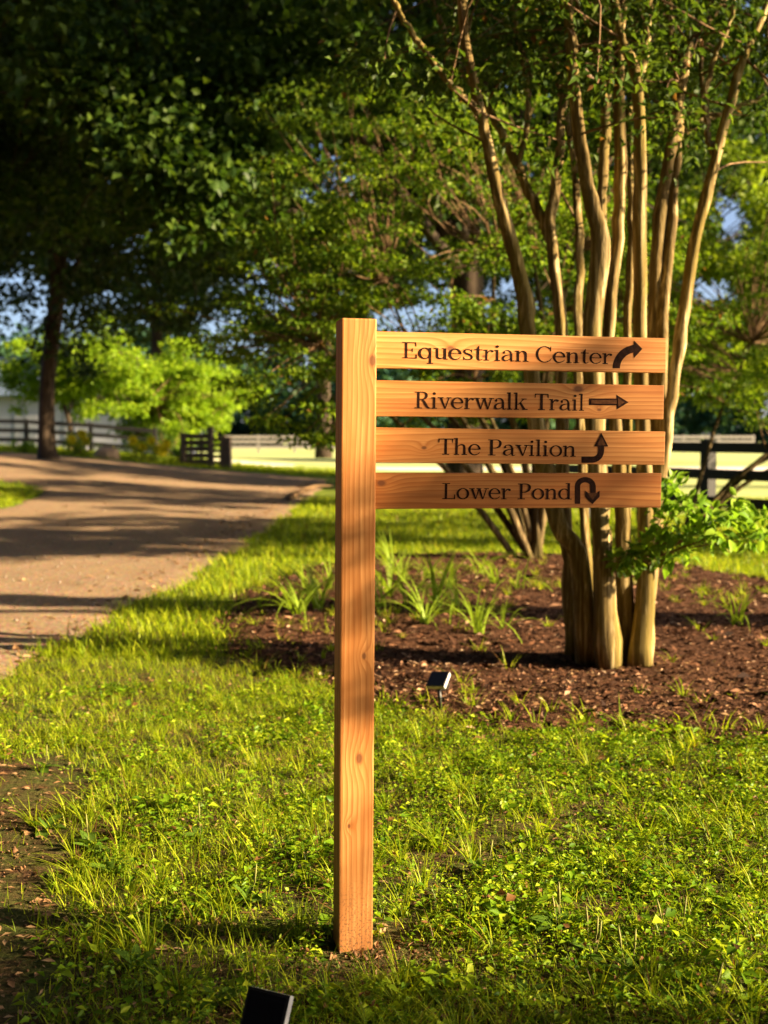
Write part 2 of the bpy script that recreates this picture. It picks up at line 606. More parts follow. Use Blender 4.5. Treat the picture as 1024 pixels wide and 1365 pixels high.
def ground_mat():
    m, nt, b, out = new_mat('lawn_soil')
    v = coords(nt)
    n1 = noise(nt, v, 1.1, 5, .6)
    n2 = noise(nt, v, 60, 5, .7)
    n3 = noise(nt, v, 9, 4, .6)
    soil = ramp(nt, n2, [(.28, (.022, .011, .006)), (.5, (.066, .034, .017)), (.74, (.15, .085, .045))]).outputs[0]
    moss = ramp(nt, n2, [(.3, (.030, .050, .008)), (.7, (.085, .115, .018))]).outputs[0]
    f = ramp(nt, math_n(nt, 'ADD', math_n(nt, 'MULTIPLY', n1, .5), math_n(nt, 'MULTIPLY', n3, .5)), [(.40, (0, 0, 0)), (.56, (1, 1, 1))]).outputs[0]
    # bare earth at the lawn's left edge by the drive and round the post
    sp = N(nt, 'ShaderNodeSeparateXYZ')
    nt.links.new(v, sp.inputs[0])
    yy = math_n(nt, 'MULTIPLY_ADD', sp.outputs[1], 1 / 40.0, 0.0)
    far = ramp(nt, yy, [(.16, (0, 0, 0)), (.30, (1, 1, 1))]).outputs[0]
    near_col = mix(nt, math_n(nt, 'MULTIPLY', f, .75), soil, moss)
    far_col = ramp(nt, n3, [(.3, (.07, .11, .012)), (.7, (.17, .21, .025))]).outputs[0]
    col = mix(nt, far, near_col, far_col)
    nt.links.new(col, b.inputs['Base Color'])
    b.inputs['Roughness'].default_value = .95
    b.inputs['Specular IOR Level'].default_value = .1
    bump(nt, b, n2, .9, .02)
    return m


def road_mat():
    m, nt, b, out = new_mat('worn_gravel_asphalt')
    v = coords(nt)
    n1 = noise(nt, v, 1.6, 6, .7)
    n2 = noise(nt, v, 26, 6, .85)
    vo = N(nt, 'ShaderNodeTexVoronoi')
    vo.inputs['Scale'].default_value = 70
    nt.links.new(v, vo.inputs['Vector'])
    c1 = ramp(nt, n2, [(.28, (.085, .053, .030)), (.5, (.235, .155, .092)), (.72, (.46, .33, .21))]).outputs[0]
    c2 = mix(nt, .5, c1, vo.outputs['Color'], 'SOFT_LIGHT')
    col = mix(nt, math_n(nt, 'MULTIPLY', ramp(nt, n1, [(.35, (0, 0, 0)), (.7, (1, 1, 1))]).outputs[0], .35), c2, (.18, .120, .072))
    nt.links.new(col, b.inputs['Base Color'])
    b.inputs['Roughness'].default_value = .9
    b.inputs['Specular IOR Level'].default_value = .2
    bump(nt, b, n2, .8, .012)
    return m


def mulch_mat(name='bark_mulch', k=.95):
    m, nt, b, out = new_mat(name)
    v = coords(nt)
    n2 = noise(nt, v, 38, 6, .75)
    n1 = noise(nt, v, 2.2, 3)
    c = ramp(nt, n2, [(.28, (.022 * k, .010 * k, .006 * k)), (.48, (.075 * k, .034 * k, .018 * k)), (.66, (.16 * k, .075 * k, .04 * k)), (.8, (.30 * k, .17 * k, .10 * k))]).outputs[0]
    c = mix(nt, math_n(nt, 'MULTIPLY', n1, .4), c, (.10 * k, .042 * k, .022 * k))
    nt.links.new(c, b.inputs['Base Color'])
    b.inputs['Roughness'].default_value = .95
    b.inputs['Specular IOR Level'].default_value = .1
    bump(nt, b, n2, 1.0, .03)
    return m


def chip_mat():
    m, nt, b, out = new_mat('bark_chip')
    geo = N(nt, 'ShaderNodeNewGeometry')
    c = ramp(nt, geo.outputs['Random Per Island'], [(.0, (.014, .006, .0035)), (.45, (.062, .026, .012)), (.8, (.155, .068, .034)), (.95, (.28, .15, .085)), (1.0, (.52, .37, .24))]).outputs[0]
    nt.links.new(c, b.inputs['Base Color'])
    b.inputs['Roughness'].default_value = .9
    b.inputs['Specular IOR Level'].default_value = .15
    return m


def field_mat():
    m, nt, b, out = new_mat('pasture')
    v = coords(nt)
    n = noise(nt, v, .12, 4)
    n2 = noise(nt, v, 3.0, 4)
    f = math_n(nt, 'ADD', math_n(nt, 'MULTIPLY', n, .6), math_n(nt, 'MULTIPLY', n2, .4))
    c = ramp(nt, f, [(.35, (.24, .31, .07)), (.55, (.34, .38, .12)), (.7, (.42, .40, .19))]).outputs[0]
    nt.links.new(c, b.inputs['Base Color'])
    b.inputs['Roughness'].default_value = .95
    return m


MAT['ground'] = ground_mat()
MAT['road'] = road_mat()
MAT['mulch'] = mulch_mat()
MAT['chip'] = chip_mat()
MAT['field'] = field_mat()
MAT['sand'] = plain('pale_riding_sand', (.66, .58, .52), .95, 0, .12, .8)
MAT['stone_chip'] = plain('road_stone', (.19, .145, .115), .9, 0, .4, 90)

# ------------------------------------------------------------------ the setting: ground, drive, mulch bed, pasture
def axis_vals(lo, hi, dense_lo, dense_hi, step, growth=1.16):
    a = list(np.arange(dense_lo, dense_hi + 1e-6, step))
    s, p = step, dense_hi
    while p < hi:
        s *= growth; p += s; a.append(min(p, hi))
    s, p = step, dense_lo
    while p > lo:
        s *= growth; p -= s; a.insert(0, max(p, lo))
    return np.array(a)


def grid_sheet(name, xs, ys, zf, mat, parent=None):
    X, Y = np.meshgrid(xs, ys)
    Z = zf(X, Y)
    V = np.stack([X.ravel(), Y.ravel(), Z.ravel()], 1)
    nx, ny = len(xs), len(ys)
    i = np.arange((ny - 1) * (nx - 1))
    a = (i // (nx - 1)) * nx + i % (nx - 1)
    Fq = np.stack([a, a + 1, a + nx + 1, a + nx], 1)
    return mesh_np(name, V, Fq.ravel(), np.full(len(Fq), 4), mat, parent, True)


gx = axis_vals(-700, 700, -3.2, 4.4, .11, 1.10)
gy = axis_vals(-120, 1500, 1.6, 9.0, .11, 1.07)
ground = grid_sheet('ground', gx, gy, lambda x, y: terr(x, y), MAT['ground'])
tag(ground, kind='structure')

ROAD = [(-2.05, -5), (-2.1, 4), (-2.12, 7), (-2.02, 9), (-1.85, 11), (-1.68, 15.5), (-1.6, 25), (-1.55, 33), (-1.75, 36.5), (-3.5, 39.3), (-9, 39.6),
        (-20, 39.2), (-48, 41), (-48, 33), (-20, 30.0), (-10.5, 28.4), (-8, 27.0), (-6.9, 25.2), (-6.5, 22), (-6.6, 10), (-6.6, -5)]


def road_sd(x, y):
    return sdf_poly(ROAD, x, y) + .10 * wob(x, y, 1.7) + .05 * wob(x, y, 6.0, 2)


def road_z(x, y):
    s = road_sd(x, y)
    return terr(x, y) + np.clip(s * .22, -.06, .016) + .004 * wob(x, y, 3, 5)


rx = np.concatenate([np.arange(-48, -7, .6), np.arange(-7, -.8, .09)])
ry = np.concatenate([np.arange(-5, 4, .4), np.arange(4, 18, .12), np.arange(18, 42, .3)])
road = grid_sheet('road', rx, ry, road_z, MAT['road'])
tag(road, kind='structure')

bed_px = [(292, 835), (312, 795), (395, 757), (520, 740), (640, 737), (760, 742), (900, 752), (1024, 772), (1110, 800), (1250, 880), (1180, 985),
          (1024, 990), (900, 986), (760, 978), (650, 975), (545, 951), (430, 922), (340, 896), (298, 868)]
BED = [tuple(on_ground(*p)[:2]) for p in bed_px]


def bed_sd(x, y):
    return sdf_poly(BED, x, y) + .13 * wob(x, y, 2.6, 1) + .06 * wob(x, y, 9, 4)


def bed_z(x, y):
    s = bed_sd(x, y)
    return terr(x, y) + np.clip(s * .16, -.06, .035) + (.007 * wob(x, y, 14, 7) + .005 * wob(x, y, 37, 3)) * (s > 0)


bx = [p[0] for p in BED]; by = [p[1] for p in BED]
bed = grid_sheet('mulch_bed', np.arange(min(bx) - .3, max(bx) + .3, .055), np.arange(min(by) - .3, max(by) + .3, .06), bed_z, MAT['mulch'])
tag(bed, kind='structure')

field = grid_sheet('field', np.linspace(-160, 260, 90), np.concatenate([np.linspace(44, 80, 40), np.linspace(82, 190, 60)]),
                   lambda x, y: terr(x, y) + np.clip((y - 45 - 22 * smooth(-x, 4, 16)) * .02, -.15, .01), MAT['field'])
tag(field, kind='structure')
field_r = grid_sheet('field_paddock', np.linspace(2.6, 120, 60), np.linspace(18.4, 46, 40),
                     lambda x, y: terr(x, y) + .008 + np.clip((y - 19 - 6 * smooth(-x, -6, -2)) * .05, -.2, 0), MAT['field'])
tag(field_r, kind='structure')


def track_z(x, y):
    c = 49.0 + .02 * x
    return terr(x, y) + .02 + np.clip((2.2 - np.abs(y - c)) * .1, -.15, .01)


track = grid_sheet('sand_track', np.linspace(-7, 140, 80), np.linspace(45.5, 53, 20), track_z, MAT['sand'])
tag(track, kind='structure')


def bare_mask(x, y):
    """0..1, 1 where the lawn is bare earth"""
    left = smooth(-(x + .252 * y - .15 * wob(x, y, 3.3, 2)), -.08, .12) * (1 - smooth(y, 4.6, 5.6))
    p = np.exp(-(((x + .02) / .26) ** 2 + ((y - 3.07) / .13) ** 2)) * 1.2
    e = np.exp(-(((x - .62) / .2) ** 2 + ((y - 3.35) / .12) ** 2)) * .5
    d = smooth(wob(x, y, 4.1, 9), .45, .8) * .5
    return np.clip(left + p + e + d, 0, 1)

# ------------------------------------------------------------------ the signpost
SIGN_LOC = at(474.3, 1274, 3.13)
SIGN_LOC.z = float(terr(SIGN_LOC.x, SIGN_LOC.y)) - .03
SIGN_ROT = Euler((0, math.radians(.42), math.radians(12.0)), 'XYZ')
SIGN_M = Matrix.Translation(SIGN_LOC) @ SIGN_ROT.to_matrix().to_4x4()
SIGN_I = SIGN_M.inverted()


def to_sign(px, py, ly):
    """where the sight line of a photo point meets the local plane y = ly of the sign"""
    o = SIGN_I @ Vector((0, 0, CAM_H))
    d = SIGN_I.to_3x3() @ ray(px, py)
    k = (ly - o.y) / d.y
    p = o + d * k
    return p.x, p.z


# glyphs: a serif alphabet in units of the cap height, each piece a small polygon
S_, T_, XH = .116, .056, .69


class Glyph:
    def __init__(self):
        self.p = []

    def r(self, x0, y0, x1, y1):
        self.p.append([[(x0, y0), (x1, y0), (x1, y1), (x0, y1)]]); return self

    def poly(self, *pts):
        self.p.append([list(pts)]); return self

    def ball(self, cx, cy, r):
        self.p.append([[(cx + r * math.cos(a), cy + r * math.sin(a)) for a in np.linspace(0, 2 * math.pi, 17)[:-1]]]); return self

    def st(self, pts, ws):
        rows = spline([(x, y, w) for (x, y), w in zip(pts, ws)], len(pts) * 5)
        quads = []
        prev = None
        for i, (x, y, w) in enumerate(rows):
            a = rows[max(i - 1, 0)]; b = rows[min(i + 1, len(rows) - 1)]
            tx, ty = b[0] - a[0], b[1] - a[1]
            n = math.hypot(tx, ty) + 1e-9
            nx, ny = -ty / n * w / 2, tx / n * w / 2
            cur = ((x + nx, y + ny), (x - nx, y - ny))
            if prev:
                quads.append([prev[0], prev[1], cur[1], cur[0]])
            prev = cur
        self.p.append(quads); return self

    def bowl(self, cx, cy, rx, ry, a0, a1, wl=S_, wr=S_, wt=T_):
        pts, ws = [], []
        for a in np.linspace(math.radians(a0), math.radians(a1), 26):
            c = math.cos(a)
            ws.append(wt + ((wl if c < 0 else wr) - wt) * abs(c) ** 1.4)
            pts.append((cx + rx * c, cy + ry * math.sin(a)))
        quads = []
        prev = None
        for (x, y), w, a in zip(pts, ws, np.linspace(math.radians(a0), math.radians(a1), 26)):
            nx, ny = math.cos(a) / rx, math.sin(a) / ry
            n = math.hypot(nx, ny); nx, ny = nx / n * w / 2, ny / n * w / 2
            cur = ((x + nx, y + ny), (x - nx, y - ny))
            if prev:
                quads.append([prev[0], prev[1], cur[1], cur[0]])
            prev = cur
        self.p.append(quads); return self


def g_stem(g, x, h, foot=True, flag=True, y0=0):
    g.r(x, y0, x + S_, h)
    if foot:
        g.r(x - .085, y0, x + S_ + .085, y0 + T_)
    if flag:
        g.poly((x - .10, h - T_ - .015), (x + .02, h - T_ - .03), (x + .02, h), (x - .10, h - .02))
    return g


def glyphs():
    D = {}
    g = Glyph(); g_stem(g, .10, XH)
    g.st([(.19, .47), (.27, .585), (.37, .635), (.47, .625), (.535, .56), (.551, .44)], [.04, .055, .075, .10, .125, S_]).r(.485, 0, .617, .45).r(.40, 0, .70, T_)
    D['n'] = (g, .74)
    g = Glyph(); g_stem(g, .10, 1.05)
    g.st([(.19, .47), (.27, .585), (.37, .635), (.47, .625), (.535, .56), (.551, .44)], [.04, .055, .075, .10, .125, S_]).r(.485, 0, .617, .45).r(.40, 0, .70, T_)
    D['h'] = (g, .74)
    g = Glyph(); g.r(.10, .2, .232, XH).r(-.01, XH - T_, .12, XH)
    g.st([(.166, .23), (.185, .12), (.26, .055), (.36, .05), (.46, .10), (.53, .19)], [S_, .12, .09, .07, .055, .04]).r(.49, 0, .622, XH).r(.39, XH - T_, .50, XH).r(.60, 0, .71, T_)
    D['u'] = (g, .74)
    g = Glyph(); g_stem(g, .10, XH); g.ball(.16, .90, .082); D['i'] = (g, .36)
    g = Glyph(); g_stem(g, .10, 1.05); D['l'] = (g, .36)
    g = Glyph(); g_stem(g, .10, XH); g.st([(.19, .43), (.26, .55), (.34, .625), (.43, .64)], [.04, .055, .07, .075]).ball(.455, .595, .072); D['r'] = (g, .55)
    g = Glyph(); g.bowl(.33, .345, .265, .325, 4, 292, S_ + .01, .115).st([(.43, .045), (.52, .09), (.60, .19)], [.055, .045, .03]).r(.12, .345, .63, .345 + T_); D['e'] = (g, .67)
    g = Glyph(); g.r(.435, .12, .567, .50)
    g.st([(.10, .53), (.16, .625), (.28, .665), (.41, .635), (.501, .50)], [.05, .05, .055, .09, S_]).ball(.135, .53, .07)
    g.st([(.46, .41), (.30, .375), (.15, .305), (.085, .18), (.13, .065), (.24, .03), (.36, .08), (.46, .17)], [.04, .06, .10, .125, .11, .06, .045, .035])
    g.st([(.501, .14), (.53, .035), (.61, .03), (.67, .075)], [S_, .09, .05, .03]); D['a'] = (g, .69)
    g = Glyph(); g.st([(.475, .53), (.43, .61), (.34, .655), (.23, .655), (.135, .60), (.115, .51), (.18, .425), (.31, .36), (.44, .285), (.485, .17), (.43, .07), (.30, .03), (.17, .05), (.09, .15)],
                      [.03, .045, .05, .06, .10, .115, .12, .125, .12, .115, .085, .055, .05, .03])
    g.r(.465, .47, .50, .685).r(.065, .0, .10, .21); D['s'] = (g, .58)
    g = Glyph(); g.r(.15, .13, .282, .70).st([(.216, .15), (.25, .045), (.34, .025), (.44, .10)], [S_, .09, .05, .03]).r(.02, XH - T_, .44, XH).poly((.13, XH), (.282, XH), (.282, .92), (.25, .92)); D['t'] = (g, .48)
    g = Glyph(); g.bowl(.33, .345, .265, .325, 0, 360, S_ + .01, .10).r(.51, -.31, .642, XH).r(.41, -.31, .74, -.31 + T_); D['q'] = (g, .76)
    g = Glyph(); g.bowl(.33, .345, .265, .325, 0, 360, S_ + .01, .10).r(.51, 0, .642, 1.05).r(.40, 1.0, .52, 1.05).r(.63, 0, .74, T_); D['d'] = (g, .76)
    g = Glyph(); g.bowl(.345, .345, .275, .325, 0, 360, S_ + .01, S_ + .01); D['o'] = (g, .70)
    g = Glyph(); g.poly((.05, XH), (.195, XH), (.40, 0), (.32, 0)).poly((.54, XH), (.595, XH), (.39, 0), (.33, 0)).r(-.03, XH - T_, .28, XH).r(.43, XH - T_, .69, XH); D['v'] = (g, .67)
    g = Glyph(); g.poly((.05, XH), (.19, XH), (.36, 0), (.285, 0)).poly((.475, XH), (.53, XH), (.35, 0), (.295, 0)).poly((.44, XH), (.57, XH), (.735, 0), (.665, 0)).poly((.87, XH), (.925, XH), (.73, 0), (.68, 0))
    g.r(-.03, XH - T_, .27, XH).r(.36, XH - T_, .62, XH).r(.77, XH - T_, 1.02, XH); D['w'] = (g, 1.0)
    g = Glyph(); g_stem(g, .10, 1.05); g.poly((.52, XH - .02), (.59, XH - .02), (.27, .30), (.21, .30)).poly((.31, .40), (.41, .46), (.68, 0), (.53, 0)).r(.42, XH - T_, .70, XH).r(.46, 0, .76, T_); D['k'] = (g, .76)
    g = Glyph(); g.r(.13, 0, .265, 1).r(.0, 1 - T_, .69, 1).r(.0, 0, .71, T_).r(.25, .49, .53, .54)
    g.poly((.63, 1), (.69, 1), (.71, .75), (.675, .75)).poly((.68, .27), (.725, .27), (.735, 0), (.66, 0)).poly((.49, .39), (.53, .39), (.53, .64), (.49, .64)); D['E'] = (g, .80)
    g = Glyph(); g.bowl(.44, .5, .385, .49, 42, 300, S_ + .015, .09).st([(.60, .055), (.72, .13), (.80, .27)], [.055, .045, .03]).poly((.72, .70), (.77, .70), (.77, 1.0), (.735, 1.0)); D['C'] = (g, .87)
    g = Glyph(); g.r(.13, 0, .265, 1).r(0, 1 - T_, .40, 1).r(0, 0, .39, T_)
    g.st([(.38, .975), (.52, .955), (.605, .86), (.61, .73), (.54, .61), (.40, .535), (.26, .525)], [T_, .07, .12, .135, .10, .06, T_])
    g.st([(.40, .53), (.50, .40), (.60, .19), (.70, .055), (.83, .03)], [.09, .125, .135, .10, .045]); D['R'] = (g, .86)
    g = Glyph(); g.r(.13, 0, .265, 1).r(0, 1 - T_, .40, 1).r(0, 0, .40, T_)
    g.st([(.38, .975), (.54, .955), (.635, .85), (.64, .70), (.57, .55), (.42, .465), (.26, .455)], [T_, .07, .125, .14, .11, .06, T_]); D['P'] = (g, .76)
    g = Glyph(); g.r(.335, 0, .47, 1).r(.04, 1 - T_, .765, 1).r(.215, 0, .59, T_).poly((.03, .74), (.07, .74), (.10, 1), (.035, 1)).poly((.735, .74), (.775, .74), (.77, 1), (.705, 1)); D['T'] = (g, .80)
    g = Glyph(); g.r(.13, 0, .265, 1).r(0, 1 - T_, .40, 1).r(0, 0, .66, T_).poly((.63, .30), (.675, .30), (.685, 0), (.60, 0)); D['L'] = (g, .74)
    return D


GL = glyphs()


def text_len(s):
    return sum(.34 if c == ' ' else GL[c][1] for c in s)


def build_lettering(s, x0, x1, z0, z1, h, y, parent):
    """text from x0 to x1 (local), baseline from z0 to z1, cap height h, flat on the board's face"""
    k = (x1 - x0) / (text_len(s) - .04)
    pen, lay = 0.0, 0
    for c in s:
        vs, fs = [], []
        if c == ' ':
            pen += .34; continue
        g, adv = GL[c]
        for piece in g.p:
            lay = (lay + 1) % 9
            yy = y - .0004 - .00009 * lay
            for q in piece:
                b = len(vs)
                for (u, v) in q:
                    X = x0 + (pen + u) * k
                    vs.append((X, yy, z0 + (z1 - z0) * (X - x0) / (x1 - x0) + v * h))
                fs.append(tuple(range(b, b + len(q))))
        pen += adv
        MB().add(vs, fs).build('letter', MAT['burnt'], parent)


def px_poly(name, polys, ly, y, mat, parent):
    """flat printed shapes given as photo outlines on a board's face"""
    m = MB()
    for i, P in enumerate(polys):
        vs = []
        for p in P:
            x, z = to_sign(p[0], p[1], ly)
            vs.append((x, y - .0004 - .0001 * i, z))
        m.add(vs, [tuple(range(len(vs)))])
    return m.build(name, mat, parent)


def arc_band(cx, cy, rx, ry, w, a0, a1, n=12):
    out = []
    prev = None
    for a in np.linspace(math.radians(a0), math.radians(a1), n):
        c, s = math.cos(a), math.sin(a)
        cur = ((cx + (rx + w / 2) * c, cy - (ry + w / 2) * s), (cx + (rx - w / 2) * c, cy - (ry - w / 2) * s))
        if prev:
            out.append([prev[0], prev[1], cur[1], cur[0]])
        prev = cur
    return out


sign = empty('wooden_signpost', SIGN_LOC, SIGN_ROT)
tag(sign, 'square timber post carrying four orange wood direction boards, standing in the lawn', 'signpost')
_, top_z = to_sign(479, 424.3, 0.0)
PW = .0895
m = MB().box((0, PW / 2, top_z / 2 - .1), (PW, PW, top_z + .2), None, .004)
m.build('post', wood_mat('post_wood', 'Z', 3.1, ((top_z - .105, .034, .016), (.80, .017, .009), (.535, .006, .015), (.36, -.02, .006)), (.46, .204, .058), True), sign)

BOARDS = [
    (((503, 441.5), (503, 490.5), (888.5, 450.8), (888, 497)), 'Equestrian Center', (536, 815.5), (477.5, 485.5), (455.8, 536), 12.3, ((.29, -.012, .006), (.20, .006, .012))),
    (((503, 506.9), (503, 554.6), (885.6, 513.6), (884.6, 559.4)), 'Riverwalk Trail', (552.5, 779), (544.3, 547.5), (522, 552.5), 27.9, ((.55, .032, .014), (.61, -.022, .006))),
    (((502.6, 569.9), (502.6, 616.4), (887, 575), (886, 620.2)), 'The Pavilion', (583.5, 767.5), (606.0, 608.8), (584.5, 586), 41.7, ((.132, -.006, .007),)),
    (((502, 630.4), (502, 678.6), (882.2, 630.8), (880.6, 676.5)), 'Lower Pond', (589.5, 761.5), (665.3, 665.8), (644.0, 590), 58.3, ((.02, .02, .012),)),
]
BY = .030
BT = .026
for bi, (c, txt, xr, base, cap, offs, knots) in enumerate(BOARDS):
    (lx, lzt), (_, lzb), (rxx, rzt), (_, rzb) = [to_sign(p[0], p[1], BY) for p in c]
    x0 = PW / 2 + .0005
    h = ((lzt - lzb) + (rzt - rzb)) / 2
    zl, zr = (lzt + lzb) / 2, (rzt + rzb) / 2
    L = rxx - x0
    ang = math.atan2(zr - zl, rxx - lx)
    cx, cz = x0 + L / 2, zl + (zr - zl) * ((x0 + L / 2) - lx) / (rxx - lx)
    bd = MB().box((0, 0, 0), (L, BT, h), None, .0022).build('board', wood_mat('board_wood_%d' % bi, 'X', offs, tuple((u - L / 2, v, s) for u, v, s in knots), [(.52, .232, .066), (.41, .172, .042), (.45, .192, .048), (.345, .134, .027)][bi]), sign)
    bd.location = (cx, BY + BT / 2, cz)
    bd.rotation_euler = (0, -ang, 0)
    bd['label'] = 'orange board reading "%s"' % txt
    bpy.context.view_layer.update()
    inv = Matrix.Translation(bd.location) @ bd.rotation_euler.to_matrix().to_4x4()
    inv = inv.inverted()

    def loc(px, py):
        x, z = to_sign(px, py, BY)
        p = inv @ Vector((x, BY, z))
        return p.x, p.z
    a0, a1 = loc(xr[0], base[0]), loc(xr[1], base[1])
    ct = loc(cap[1], cap[0])
    hcap = ct[1] - (a0[1] + (a1[1] - a0[1]) * (ct[0] - a0[0]) / (a1[0] - a0[0]))
    build_lettering(txt, a0[0], a1[0], a0[1], a1[1], hcap, -BT / 2, bd)
    if bi == 0:
        dark = arc_band(849, 491, 27.5, 26.5, 10, 180, 100) + [[(843, 459.5), (843.4, 470), (848, 469.5), (848, 459)], [(845, 453.7), (845, 477.3), (856.2, 465.2)]]
        lite = []
    elif bi == 1:
        dark = [[(785, 531), (823, 531.3), (823, 540.6), (785, 540)], [(821.5, 526), (821.8, 546), (838, 536.3)]]
        lite = [[(788, 533.2), (822, 533.3), (822, 538.6), (788, 538)], [(823.6, 530.5), (823.8, 542), (832.5, 536.2)]]
    elif bi == 2:
        dark = [[(775, 608.6), (790, 608.6), (790, 616.9), (775, 616.9)]] + arc_band(789.5, 600.5, 11.8, 12.2, 8.0, -92, 2) + [[(797.3, 594), (805.3, 594), (805.3, 601), (797.3, 601)], [(791.8, 595.2), (810.8, 595.2), (801.6, 576.8)]]
        lite = [[(795.6, 593.6), (807.4, 593.6), (801.6, 582.5)]]
    else:
        dark = [[(766.2, 648), (773.6, 648), (773.6, 671.5), (766.2, 671.5)]] + arc_band(780.2, 648, 10.3, 8.6, 7.2, 180, 0) + [[(786.8, 647), (794.2, 647), (794.2, 660), (786.8, 660)],
               [(780.0, 654), (789.6, 661), (789.6, 672), (780.0, 662)], [(799.4, 654), (799.4, 662), (789.6, 672), (789.6, 661)]]
        lite = [[(783, 657), (797, 657), (789.7, 666.5)]]

    def flat(name, polys, mat, d0):
        m = MB()
        for i, P in enumerate(polys):
            vs = [(q[0], -BT / 2 - d0 - .00006 * (i % 14), q[1]) for q in (loc(*p) for p in P)]
            m.add(vs, [tuple(range(len(vs)))])
        return m.build(name, mat, bd)
    ar = flat('arrow', dark, MAT['burnt'], .0004)
    if lite:
        flat('arrow_face', lite, MAT['burnt_mid'], .0016)

# ------------------------------------------------------------------ crepe myrtle beside the sign
def stem_mesh(parent, name, pts, mat, n=26, sides=12, flute=.10, seed=0, base=Vector((0, 0, 0))):
    P = spline(pts, n)
    rs = np.random.default_rng(seed)
    P[1:-1, :3] += rs.normal(0, .004, (n - 2, 3))
    P[:, 3] *= 1 + rs.normal(0, .035, n) + .10 * (rs.random(n) < .09)
    return MB().tube([Vector(p[:3]) - base for p in P], P[:, 3], sides, flute, seed).build(name, mat, parent, True)


MY_Y = on_ground(812, 893).y
MY = on_ground(812, 893)
myrtle = empty('crepe_myrtle', MY)
tag(myrtle, 'tall multi-stemmed tree with smooth pale bark rising behind the sign boards', 'tree')
# each stem: photo points with stem width in px, and the depth it leans to
STEMS = [
    ([(768, 866, 25), (760, 750, 22), (752, 690, 20), (750, 560, 18), (749, 440, 17), (735, 307, 17), (741, 245, 14), (752, 128, 11), (761, 51, 10), (757, -20, 9), (750, -160, 7), (735, -330, 4)], .28, .35),
    ([(735, 320, 15), (720, 286, 13), (680, 200, 11), (648, 140, 9), (600, 60, 7), (560, -60, 5), (530, -200, 3)], .38, .3),
    ([(783, 874, 27), (771, 745, 25), (742, 690, 23), (715, 560, 21), (705, 440, 20), (697, 380, 19), (668, 275, 15), (650, 190, 14), (638, 130, 13), (622, 60, 12), (613, -30, 10), (590, -200, 6), (560, -350, 4)], .06, -.25),
    ([(640, 150, 10), (600, 110, 9), (560, 60, 8), (530, 10, 7), (490, -90, 5), (440, -200, 3)], .0, -.4),
    ([(811, 888, 31), (803, 746, 27), (799, 684, 25), (793, 560, 24), (790, 445, 23), (801, 330, 22), (786, 256, 17), (773, 179, 16), (763, 80, 14), (758, -20, 12), (740, -200, 8), (700, -380, 4)], -.14, -.15),
    ([(800, 335, 15), (803, 256, 13), (808, 153, 12), (812, 77, 10), (806, -10, 9), (815, -200, 6), (840, -360, 4)], -.10, .2),
    ([(834, 886, 26), (832, 767, 23), (830, 684, 21), (820, 560, 19), (812, 445, 18), (822, 330, 17), (828, 230, 17), (826, 102, 14), (828, 10, 12), (845, -180, 8), (860, -350, 4)], .10, .05),
    ([(853, 889, 29), (862, 767, 26), (861, 684, 22), (857, 560, 20), (853, 445, 20), (854, 256, 18), (850, 110, 15), (829, 51, 12), (817, -10, 10), (790, -180, 6), (760, -320, 4)], -.08, -.2),
    ([(851, 120, 11), (859, 80, 10), (866, -10, 9), (880, -160, 6), (900, -300, 3)], -.09, -.1),
    ([(848, 880, 22), (864, 740, 20), (870, 640, 18), (871, 440, 17), (881, 281, 17), (899, 179, 16), (909, 102, 14), (922, 48, 12), (960, 5, 9), (1010, -80, 7), (1080, -220, 4)], .14, .3),
    ([(846, 876, 18), (862, 780, 17), (878, 650, 16), (882, 440, 15), (893, 315, 14), (903, 194, 12), (906, 110, 10), (893, 20, 9), (900, -150, 6), (915, -300, 3)], .0, .45),
    ([(857, 876, 20), (869, 750, 19), (884, 620, 16), (898, 510, 16), (908, 445, 16), (926, 333, 16), (950, 230, 14), (972, 143, 13), (992, 77, 11), (1024, 5, 9), (1090, -140, 6), (1150, -280, 4)], .04, .1),
    ([(911, 180, 9), (938, 160, 8), (972, 147, 7), (1024, 126, 6), (1110, 80, 4), (1200, 20, 3)], .25, .45),
    ([(955, 215, 9), (942, 170, 8), (945, 100, 7), (975, 20, 6), (990, -80, 4)], .06, .1),
    ([(838, 870, 14), (834, 740, 12), (838, 600, 11), (836, 450, 11), (842, 300, 10), (838, 160, 9), (850, 20, 7), (870, -150, 4)], .30, .5),
    ([(795, 872, 13), (782, 740, 12), (775, 600, 12), (770, 440, 11), (772, 300, 10), (760, 180, 9), (735, 60, 7), (700, -80, 5), (660, -220, 3)], .34, .55),
    ([(690, 225, 8), (705, 140, 7), (690, 50, 6), (670, -60, 4)], .3, .3),
    ([(808, 140, 7), (800, 80, 6), (790, 40, 6), (770, 10, 5), (740, -60, 3)], -.1, .0),
    ([(938, 160, 5), (935, 100, 5), (930, 20, 4), (935, -90, 3)], .3, .4),
]
TIPS = []
for si, (pts, d0, lean) in enumerate(STEMS):
    rows = []
    for (px, py, w) in pts:
        Y = MY_Y + d0 * .7 + lean * max(0, (884 - py) / 884.0) ** 1.3
        p = at(px, py, Y)
        if py > 860:
            p.z = min(p.z, float(bed_z(np.array(p.x), np.array(p.y))) - .02)
        rows.append((p.x, p.y, p.z, w * Y / F_PX / 2 * (1.22 if py > 860 else 1.0)))
    stem_mesh(myrtle, 'stem', rows, MAT['bark_myrtle'], 44, 16, .19, si + 3, MY)
    for k in range(len(rows)):
        if rows[k][2] > 2.6:
            TIPS.append(np.array(rows[k][:3]))


